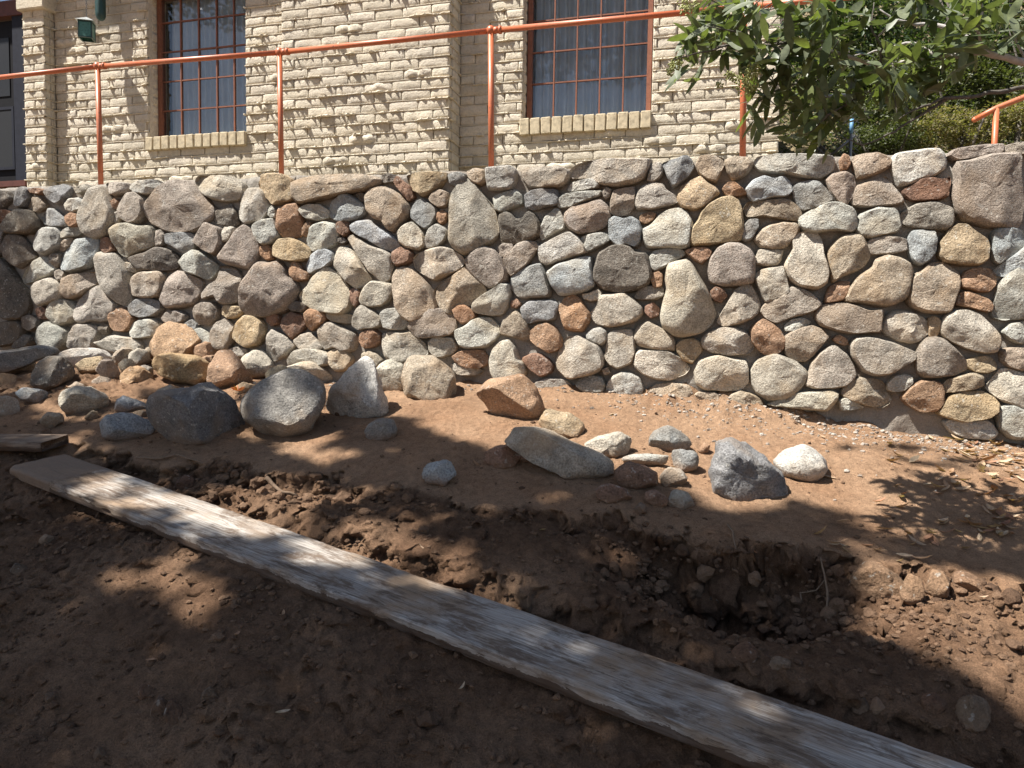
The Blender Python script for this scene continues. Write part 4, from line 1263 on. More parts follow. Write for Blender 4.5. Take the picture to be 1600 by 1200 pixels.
# ------------------------------------------------------------------ hanging lantern and green hanging ornament
def local_pt(px, py, y):
    s, z = wall_sz(px, py, -y); return s, z
lan = empty('hanging_lantern', None)
ls_, lz_ = local_pt(136, 62, 0.98)
lan.matrix_world = WALLM @ Matrix.Translation((ls_, 0.98, lz_)) @ Matrix.Rotation(0.5, 4, 'Z')
tag(lan, 'small square green glass lantern hanging on a chain by the brick wall', 'lantern')
b = MB()
for sx in (-1, 1):
    for sy in (-1, 1):
        b.box(sx * 0.058 - 0.006, sx * 0.058 + 0.006, sy * 0.058 - 0.006, sy * 0.058 + 0.006, 0.0, 0.165)
for z0 in (0.0, 0.153):
    b.box(-0.064, 0.064, -0.066, -0.052, z0 + 0.0005, z0 + 0.0125); b.box(-0.064, 0.064, 0.052, 0.066, z0 + 0.0005, z0 + 0.0125)
    b.box(-0.066, -0.052, -0.052, 0.052, z0 + 0.0005, z0 + 0.0125); b.box(0.052, 0.066, -0.052, 0.052, z0 + 0.0005, z0 + 0.0125)
b.obj('frame', M['green_dark'], lan)
for k in range(4):
    b = MB(); b.box(-0.052, 0.052, -0.060, -0.055, 0.0125, 0.152); b.obj('glass_panel', M['green_metal'], lan, rot=(0, 0, k * math.pi / 2))
b = MB(); b.add([(-0.085, -0.085, 0.166), (0.085, -0.085, 0.166), (0.085, 0.085, 0.166), (-0.085, 0.085, 0.166), (0, 0, 0.225)], [(3, 2, 1, 0), (0, 1, 4), (1, 2, 4), (2, 3, 4), (3, 0, 4)])
b.obj('cap', M['tin'], lan)
b = MB()
for k in range(26):
    z = 0.222 + k * 0.021
    pts = [(0.007 * math.cos(a), 0, z + 0.013 * math.sin(a)) for a in np.linspace(0, 2 * math.pi, 9)]
    if k % 2: pts = [(0, p[0], p[2]) for p in pts]
    b.tube(pts, 0.0022, 5, False)
b.obj('chain', M['wire'], lan)
orn = empty('hanging_ornament', None)
os_, oz_ = local_pt(157.5, 33, 1.10)
orn.matrix_world = WALLM @ Matrix.Translation((os_, 1.10, oz_))
tag(orn, 'dark green rounded tube ornament hanging beside the lantern', 'ornament')
b = MB(); zz = np.array([0, 0.004, 0.014, 0.03, 0.05, 0.075, 0.2, 0.45, 0.62, 0.66]); rr = np.array([0.003, 0.016, 0.030, 0.041, 0.047, 0.049, 0.049, 0.048, 0.040, 0.012])
b.tube([(0, 0, z) for z in zz], list(rr), 16); b.obj('tube', M['green_dark'], orn, smooth=True)
b = MB(); b.tube([(0, 0, 0.655), (0, 0, 0.95)], 0.003, 6); b.obj('cord', M['wire'], orn)

# ------------------------------------------------------------------ pipe railings
rail = empty('pipe_railing', WALLM)
tag(rail, 'orange painted pipe railing standing on top of the stone wall', 'railing')
YR_ = 0.12
posts = [((158, 291), (152.5, 104)), ((440, 271), (437, 82)), ((768, 263), (767, 48)), ((1161, 245), (1163, 11))]
tops_ = []
for (bp, tp) in posts:
    s0, z0 = wall_sz(*bp, -YR_); s1, z1 = wall_sz(*tp, -YR_)
    b = MB(); b.tube([(s0, YR_, z0 - 0.12), (s1, YR_, z1)], 0.0215, 14); b.obj('post', M['rail'], rail, smooth=True)
    tops_.append((s1, YR_, z1))
s_l, z_l = wall_sz(-90, 131, -YR_)
s_r, z_r = wall_sz(1420, -14, -YR_)
line = [(s_l, YR_, z_l)] + tops_ + [(s_r, YR_, z_r)]
for a, b_ in zip(line[:-1], line[1:]):
    b = MB(); b.tube([a, b_], 0.0205, 14); b.obj('rail', M['rail'], rail, smooth=True)
for (s, y, z) in tops_:
    b = MB(); b.ball((s, y, z + 0.002), 0.034, 14, 10, (1, 1, 1.05)); f_ = b.obj('fitting', M['rail'], rail, smooth=True)
    q = line[line.index((s, y, z)) + 1]
    d = Vector(q) - Vector((s, y, z)); d.normalize(); p0 = Vector((s, y, z))
    b = MB(); b.tube([p0 + d * 0.062, p0 + d * 0.082], 0.029, 14); b.tube([p0 + d * 0.02, p0 + d * 0.062], 0.0245, 14); b.obj('collar', M['rail'], f_, smooth=True)
rail2 = empty('stair_handrail', WALLM)
tag(rail2, 'short sloping orange handrail rising behind the wall end', 'railing')
y2 = 1.25
pts = [wall_sz(x, y, -y2) for x, y in ((1523, 187), (1557, 169), (1600, 152), (1720, 112))]
b = MB(); b.tube([(p[0], y2, p[1]) for p in pts], 0.021, 12); b.obj('rail', M['rail'], rail2, smooth=True)
b = MB(); b.ball((pts[0][0], y2, pts[0][1]), 0.0215, 12, 8); b.obj('end_cap', M['rail'], rail2, smooth=True)
b = MB(); b.tube([(pts[1][0], y2, TZ - 0.05), (pts[1][0], y2, pts[1][1])], 0.021, 12); b.obj('post', M['rail'], rail2, smooth=True)

# ------------------------------------------------------------------ chain-link fence behind the corner of the house
fence = empty('chain_link_fence', WALLM)
tag(fence, 'grey chain link fence panel at the corner of the house', 'fence')
yf = 3.0
fa, _ = wall_sz(1195, 200, -yf); fb, _ = wall_sz(1342, 200, -yf)
fz1 = wall_sz(1300, 150, -yf)[1]
def fpost(s, mat, top, r=0.024, lab=None):
    b = MB(); b.tube([(s, yf, TZ - 0.1), (s, yf, top)], r, 10); o = b.obj('post', mat, fence, smooth=True)
    if lab: o['label'] = lab
fpost(fa, M['wire'], fz1 + 0.3); fpost(fb, M['wire'], TZ + 0.55, 0.010)
sb_, zb_ = wall_sz(1331, 188, -yf); fpost(sb_, M['wire'], zb_, 0.016)
b = MB(); b.tube([(sb_, yf, wall_sz(1331, 209, -yf)[1]), (sb_, yf, zb_ + 0.01)], 0.019, 10); o = b.obj('post_cap', M['blue'], fence, smooth=True); o['label'] = 'blue painted post top'
b = MB(); b.tube([(fa, yf, fz1), (fb, yf, fz1)], 0.018, 8); b.obj('top_rail', M['wire'], fence, smooth=True)
p1, p2 = wall_sz(1298, 243, -yf), wall_sz(1336, 212, -yf)
b = MB(); b.tube([(p1[0], yf, p1[1]), (p2[0], yf, p2[1])], 0.014, 8); b.obj('brace', M['wire'], fence, smooth=True)
b = MB(); step = 0.055; Hf = fz1 - TZ
for k in range(int((fb - fa + Hf) / step)):
    x0 = fa - Hf + k * step
    for sg in (0, 1):
        a0, a1 = max(fa, x0), min(fb, x0 + Hf)
        if a1 - a0 < 0.02: continue
        za, zb2 = TZ + (a0 - x0), TZ + (a1 - x0)
        if sg: za, zb2 = fz1 - (a0 - x0), fz1 - (a1 - x0)
        b.tube([(a0, yf + 0.003 * sg, za), (a1, yf + 0.003 * sg, zb2)], 0.0022, 3, False)
b.obj('wire_mesh', M['wire'], fence)

# ------------------------------------------------------------------ shrubs on the hillside
def leaf_cloud(rg, n, fn, size, aspect=0.42):
    """n leaf faces: fn() gives (position, outward direction)"""
    V = np.empty((n * 4, 3)); F = []
    for i in range(n):
        p, o = fn()
        a = Vector((rg.gauss(0, 1), rg.gauss(0, 1), rg.gauss(0, 0.7))) + o * 0.5
        a.normalize()
        up_ = Vector((rg.gauss(0, 0.6), rg.gauss(0, 0.6), 1.0)) + o * 0.4
        b = a.cross(up_)
        if b.length < 1e-4: b = Vector((1, 0, 0))
        b.normalize()
        l = size * rg.uniform(0.7, 1.35); w = l * aspect * 0.5
        q = a.cross(b).normalized() * (l * 0.08)
        V[i * 4] = p; V[i * 4 + 1] = p + a * l * 0.5 + b * w - q; V[i * 4 + 2] = p + a * l; V[i * 4 + 3] = p + a * l * 0.5 - b * w - q
        F.append((i * 4, i * 4 + 1, i * 4 + 2, i * 4 + 3))
    return V, F
def clump_crown(rg, R, nl, size, clumps, flat=1.0):
    cl = []
    for _ in range(clumps):
        d = Vector((rg.gauss(0, 1), rg.gauss(0, 1), rg.gauss(0, 1))).normalized() * rg.uniform(0.35, 0.85)
        cl.append((Vector((d.x * R[0], d.y * R[1], d.z * R[2])), rg.uniform(0.18, 0.42)))
    def fn():
        c, r = rg.choice(cl)
        d = Vector((rg.gauss(0, 1), rg.gauss(0, 1), rg.gauss(0, 1))).normalized()
        k = r * rg.uniform(0.5, 1.0) ** 0.5
        return c + Vector((d.x * R[0], d.y * R[1], d.z * R[2])) * k, d
    return leaf_cloud(rg, nl, fn, size)
def shrub(px, py_c, y, R, mat, name, label, cat, nl, size, seed, clumps=26, group=None, lift=0.0):
    rg_ = random.Random(seed)
    s, z = wall_sz(px, py_c, -y)
    p = w2(s, -y, 0)
    g = hill_z(s, y)
    zc_ = z
    root = empty(name, None, (p[0], p[1], g))
    tag(root, label, cat, group)
    V, F = clump_crown(rg_, R, nl, size, clumps)
    mesh_obj('crown', V, F, mat, root, (0, 0, zc_ - g))
    b = MB()
    h = zc_ - g
    b.tube([(0, 0, -0.2), (0.02, 0.01, h * 0.5), (0.05, 0, h)], [0.05, 0.04, 0.02], 7)
    for k in range(5):
        a = rg_.uniform(0, 6.28)
        b.tube([(0.02, 0.01, h * 0.4), (R[0] * 0.35 * math.cos(a), R[1] * 0.35 * math.sin(a), h * 0.8), (R[0] * 0.7 * math.cos(a), R[1] * 0.7 * math.sin(a), h + R[2] * 0.4)], [0.03, 0.02, 0.006], 5)
    b.obj('trunk', M['bark'], root, smooth=True)
    return root
GR = 'shrubs on the hillside'
shrub(1290, 60, 5.2, (1.3, 1.0, 1.1), M['leaf_dark'], 'evergreen_shrub', 'dark shaded evergreen shrub beside the house corner', 'shrub', 9000, 0.075, 1, 40, GR)
shrub(1420, -10, 6.4, (1.6, 1.0, 1.3), M['leaf_dark'], 'evergreen_shrub', 'dark evergreen shrub high behind the leafy branch', 'shrub', 9000, 0.08, 2, 40, GR)
shrub(1560, 40, 4.6, (1.2, 0.9, 1.1), M['leaf_dark'], 'evergreen_shrub', 'glossy dark green shrub above the short handrail', 'shrub', 10000, 0.065, 3, 40, GR)
shrub(1400, 165, 4.4, (0.8, 0.7, 0.62), M['leaf_hill'], 'green_shrub', 'sunlit light green shrub between fence and handrail', 'shrub', 9000, 0.05, 4, 36, GR)
shrub(1335, 130, 5.0, (0.8, 0.7, 0.6), M['leaf_hill'], 'green_shrub', 'light green shrub rising just behind the wire fence', 'shrub', 7000, 0.055, 5, 30, GR)
shrub(1500, 150, 4.0, (0.7, 0.6, 0.55), M['leaf_hill'], 'green_shrub', 'mid green shrub directly left of the handrail', 'shrub', 8000, 0.05, 6, 30, GR)
shrub(1500, 200, 3.1, (0.6, 0.35, 0.26), M['leaf_dry'], 'dry_brush', 'low brownish dry brush behind the wall at the handrail post', 'brush', 5000, 0.035, 7, 30)
shrub(1585, 190, 3.2, (0.5, 0.35, 0.30), M['leaf_dry'], 'dry_brush', 'dry olive brush right of the handrail post', 'brush', 4000, 0.035, 8, 24)
shrub(1390, 218, 3.3, (0.55, 0.4, 0.22), M['leaf_hill'], 'ground_creeper', 'low sunlit creeper over the wall top beside the fence', 'creeper', 6000, 0.035, 9, 30)
shrub(1640, 110, 4.2, (0.9, 0.8, 0.9), M['leaf_hill'], 'green_shrub', 'large green shrub running off the right edge', 'shrub', 7000, 0.055, 10, 30, GR)
# rough growth that covers the slope between the shrubs
rg_ = random.Random(77)
def fn_ground():
    while True:
        s = rg_.uniform(3.5, 14); y = rg_.uniform(2.6, 11)
        p = w2(s, -y, hill_z(s, y) + rg_.uniform(0, 0.25) * rg_.random())
        if project(p)[0] > 1120: break
    return Vector(p), Vector((0, 0, 1))
V, F = leaf_cloud(rg_, 26000, fn_ground, 0.075)
o = mesh_obj('ground_cover', V, F, M['leaf_hill']); tag(o, 'low leafy growth covering the hillside', 'ground cover', kind='stuff')

# ------------------------------------------------------------------ leafy branch reaching in from the right, nearer than the wall
def cam_pt(px, py, dep):
    d = _f + (px - 800.0) / FPX * _r - (py - 600.0) / FPX * _u
    return Vector(CAM + d * dep)
tree = empty('toyon_tree', None, (3.6, 3.0, gz_at((3.6, 3.0, 0))))
tag(tree, 'glossy leaved tree with green berry clusters reaching over the wall', 'tree')
TB = Vector(tree.location)
Q4 = lambda x, y, d=2.3: cam_pt(1000 + x / 2.6667, y / 2.6667, d * 1.4)
BR = [
 ([Q4(1900, 330, 2.35), Q4(1600, 262, 2.3), Q4(1430, 218, 2.25), Q4(1240, 240, 2.3), Q4(1000, 272, 2.35), Q4(800, 212, 2.3), Q4(640, 180, 2.25), Q4(615, 110, 2.25), Q4(560, 5, 2.3), Q4(530, -80, 2.35)], [0.020, 0.0165, 0.014, 0.010, 0.009, 0.008, 0.007, 0.005, 0.004, 0.002], 'bark_pale'),
 ([Q4(1850, 330, 2.45), Q4(1600, 366, 2.4), Q4(1450, 390, 2.35), Q4(1290, 410, 2.3), Q4(1180, 470, 2.3), Q4(1060, 550, 2.25), Q4(930, 605, 2.2), Q4(845, 575, 2.2)], [0.014, 0.011, 0.009, 0.008, 0.006, 0.0045, 0.003, 0.002], 'bark'),
 ([Q4(1290, 410, 2.3), Q4(1180, 440, 2.25), Q4(1080, 495, 2.2)], [0.006, 0.005, 0.002], 'bark'),
 ([Q4(1430, 218, 2.25), Q4(1330, 120, 2.35), Q4(1200, 105, 2.4), Q4(1100, 98, 2.4), Q4(1000, 40, 2.4)], [0.011, 0.010, 0.009, 0.007, 0.003], 'bark_pale'),
 ([Q4(1240, 240, 2.3), Q4(1140, 178, 2.35), Q4(1010, 205, 2.4), Q4(880, 235, 2.4)], [0.008, 0.007, 0.005, 0.002], 'bark_pale'),
 ([Q4(1000, 272, 2.35), Q4(1010, 200, 2.3), Q4(960, 110, 2.3), Q4(975, 10, 2.3)], [0.006, 0.005, 0.004, 0.002], 'bark'),
 ([Q4(800, 212, 2.3), Q4(700, 330, 2.3), Q4(560, 380, 2.3), Q4(480, 430, 2.3)], [0.006, 0.005, 0.004, 0.002], 'bark'),
 ([Q4(640, 180, 2.25), Q4(500, 190, 2.2), Q4(370, 190, 2.15), Q4(250, 220, 2.1), Q4(140, 250, 2.1)], [0.006, 0.005, 0.004, 0.003, 0.002], 'bark'),
 ([Q4(500, 190, 2.2), Q4(400, 130, 2.15), Q4(280, 110, 2.1)], [0.004, 0.003, 0.002], 'bark'),
 ([Q4(930, 290, 2.3), Q4(880, 420, 2.2), Q4(780, 480, 2.2), Q4(700, 560, 2.2)], [0.005, 0.004, 0.003, 0.002], 'bark'),
 ([Q4(1060, 240, 2.3), Q4(1050, 360, 2.25), Q4(1070, 470, 2.2)], [0.004, 0.003, 0.002], 'bark'),
 ([Q4(1430, 218, 2.25), Q4(1400, 120, 2.2), Q4(1430, 40, 2.2), Q4(1400, -60, 2.2)], [0.007, 0.006, 0.005, 0.003], 'bark_pale'),
 ([Q4(1600, 262, 2.3), Q4(1560, 150, 2.3), Q4(1540, 20, 2.3)], [0.006, 0.005, 0.003], 'bark_pale'),
]
tr = MB()
tr.tube([(0, 0, -0.3), (0.02, 0, 0.8), (-0.03, 0.02, 1.5), (0.0, 0.05, 2.1), (0.05, 0.1, 2.8), (0.1, 0.1, 3.6)], [0.11, 0.09, 0.075, 0.06, 0.045, 0.02], 12)
tr.tube([Vector((0.0, 0.04, 1.9)), BR[0][0][0] - TB], [0.03, 0.02], 9); tr.tube([Vector((0.0, 0.04, 1.95)), BR[1][0][0] - TB], [0.022, 0.014], 9)
trunk = tr.obj('trunk', M['bark'], tree, smooth=True)
rl = random.Random(21)
def wob(pts, rg):
    out = []
    for a, b in zip(pts[:-1], pts[1:]):
        for k in range(4):
            out.append(a.lerp(b, k / 4) + Vector((rg.gauss(0, 1), rg.gauss(0, 1), rg.gauss(0, 1))) * 0.003)
    return out + [pts[-1]]
for pts, rad, mt in BR:
    P = wob([p - TB for p in pts], rl)
    R_ = list(np.interp(np.linspace(0, 1, len(P)), np.linspace(0, 1, len(rad)), rad))
    b = MB(); b.tube(P, R_, 7); b.obj('branch', M[mt], tree, smooth=True)
def leaf_mesh(rg):
    L = 1.0; W_ = rg.uniform(0.13, 0.17); bend = rg.uniform(-0.15, 0.25); fold = rg.uniform(0.05, 0.35)
    V = []; F = []
    n_ = 6
    for i in range(n_ + 1):
        t = i / n_
        w = W_ * (math.sin(math.pi * min(1, t * 0.96 + 0.02)) ** 0.75) if 0 < i < n_ else 0.006
        x = t * L; z = -bend * t * t
        V += [(x, w, z + w * fold), (x, 0, z), (x, -w, z + w * fold)]
    for i in range(n_):
        a = i * 3
        F += [(a, a + 3, a + 4, a + 1), (a + 1, a + 4, a + 5, a + 2)]
    return mesh_data('leaf', V, F, M['leaf'], True)
LM = [leaf_mesh(rl) for _ in range(8)]
CL = [(300, 110), (250, 200), (180, 235), (275, 65), (340, 60), (420, 110), (440, 210), (400, 250), (520, 280), (500, 380), (560, 70), (560, 330), (690, 90), (640, 40), (780, 140), (690, 450), (765, 450), (655, 570), (720, 590), (880, 330), (770, 370),
      (980, 420), (1010, 515), (1150, 370), (1210, 300), (1080, 225), (1270, 45), (1340, 80), (1420, 55), (1500, 80), (1565, 40), (1380, 165), (1225, 190), (890, 50), (955, 130), (850, 205), (630, 200), (1000, 340), (930, 470), (460, 30), (760, 30), (480, 470), (1480, 160), (1300, 250), (690, 280), (610, 440), (820, 250), (1100, 30), (1180, 20), (230, 140), (330, 160), (380, 60), (520, 180), (590, 260), (560, 450), (720, 520), (800, 420), (860, 420), (920, 380), (1080, 420), (1130, 300), (1020, 250), (900, 150), (1330, 20), (1460, 110), (1580, 100), (1600, 170), (640, 130), (730, 200), (480, 130)]
pos = []
CL = [q for k, q in enumerate(CL) if k % 4 != 2 or q[0] < 450]
for (x, y) in CL:
    dpt = 2.1 + 0.35 * rl.random() if x < 1500 else 2.25
    tip = Q4(x, y, dpt)
    axis_ = Vector((rl.gauss(-0.6, 0.5), rl.gauss(0, 0.5), rl.gauss(0.1, 0.5))).normalized()
    for k in range(17):
        a = rl.uniform(0, 6.28)
        o1 = axis_.orthogonal().normalized(); o2 = axis_.cross(o1)
        d = (axis_ * rl.uniform(0.0, 0.9) + (o1 * math.cos(a) + o2 * math.sin(a)) * rl.uniform(0.5, 1.0) + Vector((0, 0, -0.12))).normalized()
        pos.append((tip - axis_ * rl.uniform(0, 0.10) + Vector((rl.gauss(0, 1), rl.gauss(0, 1), rl.gauss(0, 1))) * 0.03, d, rl.uniform(0.075, 0.15)))
    # the twig that carries the tuft, joined to the nearest branch
    best = min((p for pts, _, _ in BR for p in wob(pts, rl)), key=lambda p: (p - tip).length)
    b = MB(); mid = best.lerp(tip, 0.5) + Vector((0, 0, rl.uniform(-0.02, 0.03)))
    b.tube([best - TB, mid - TB, tip - TB], [0.0028, 0.0022, 0.0014], 5); b.obj('twig', M['bark'], tree, smooth=True)
rest = MB()
rl.shuffle(pos)
for k, (p, d, l) in enumerate(pos):
    me_ = rl.choice(LM)
    x = d; z = Vector((rl.gauss(0, 0.5), rl.gauss(-0.2, 0.5), 1.0)); yv = z.cross(x).normalized(); z = x.cross(yv)
    R3 = Matrix((x, yv, z)).transposed()
    if k < 295:
        o = link('leaf', me_, trunk)
        o.matrix_local = Matrix.Translation(p - TB) @ R3.to_4x4() @ Matrix.Scale(l, 4)
    else:
        rest.add([p - TB + R3 @ (v.co * l) for v in me_.vertices], [tuple(q.vertices) for q in me_.polygons])
o = rest.obj('foliage', M['leaf'], tree, smooth=True); o['kind'] = 'stuff'
# berry clusters, still green
for (x, y, r, n_) in ((200, 22, 48, 90), (150, 262, 30, 60), (125, 300, 18, 25), (440, 345, 55, 150), (375, 320, 25, 50), (470, 300, 35, 60), (640, 545, 14, 16), (330, 350, 18, 24)):
    b = MB(); c = Q4(x, y, 2.12)
    for k in range(n_):
        d = Vector((rl.gauss(0, 1), rl.gauss(0, 1), rl.gauss(0, 1))).normalized() * (r / 2.6667 * 2.12 * 1.4 / FPX) * rl.random() ** 0.4
        b.ball(c + d - TB, rl.uniform(0.003, 0.005), 6, 4)
        if k % 3 == 0: b.tube([c - TB, c + d - TB], 0.0007, 3, False)
    b.obj('berry_cluster', M['berry'], tree, smooth=True)

# ------------------------------------------------------------------ loose rocks lying on the dirt
RT = {'5': (0, 500, 4.375), '6': (600, 550, 5.0), '7': (800, 750, 5.0), '8': (0, 650, 5.0)}
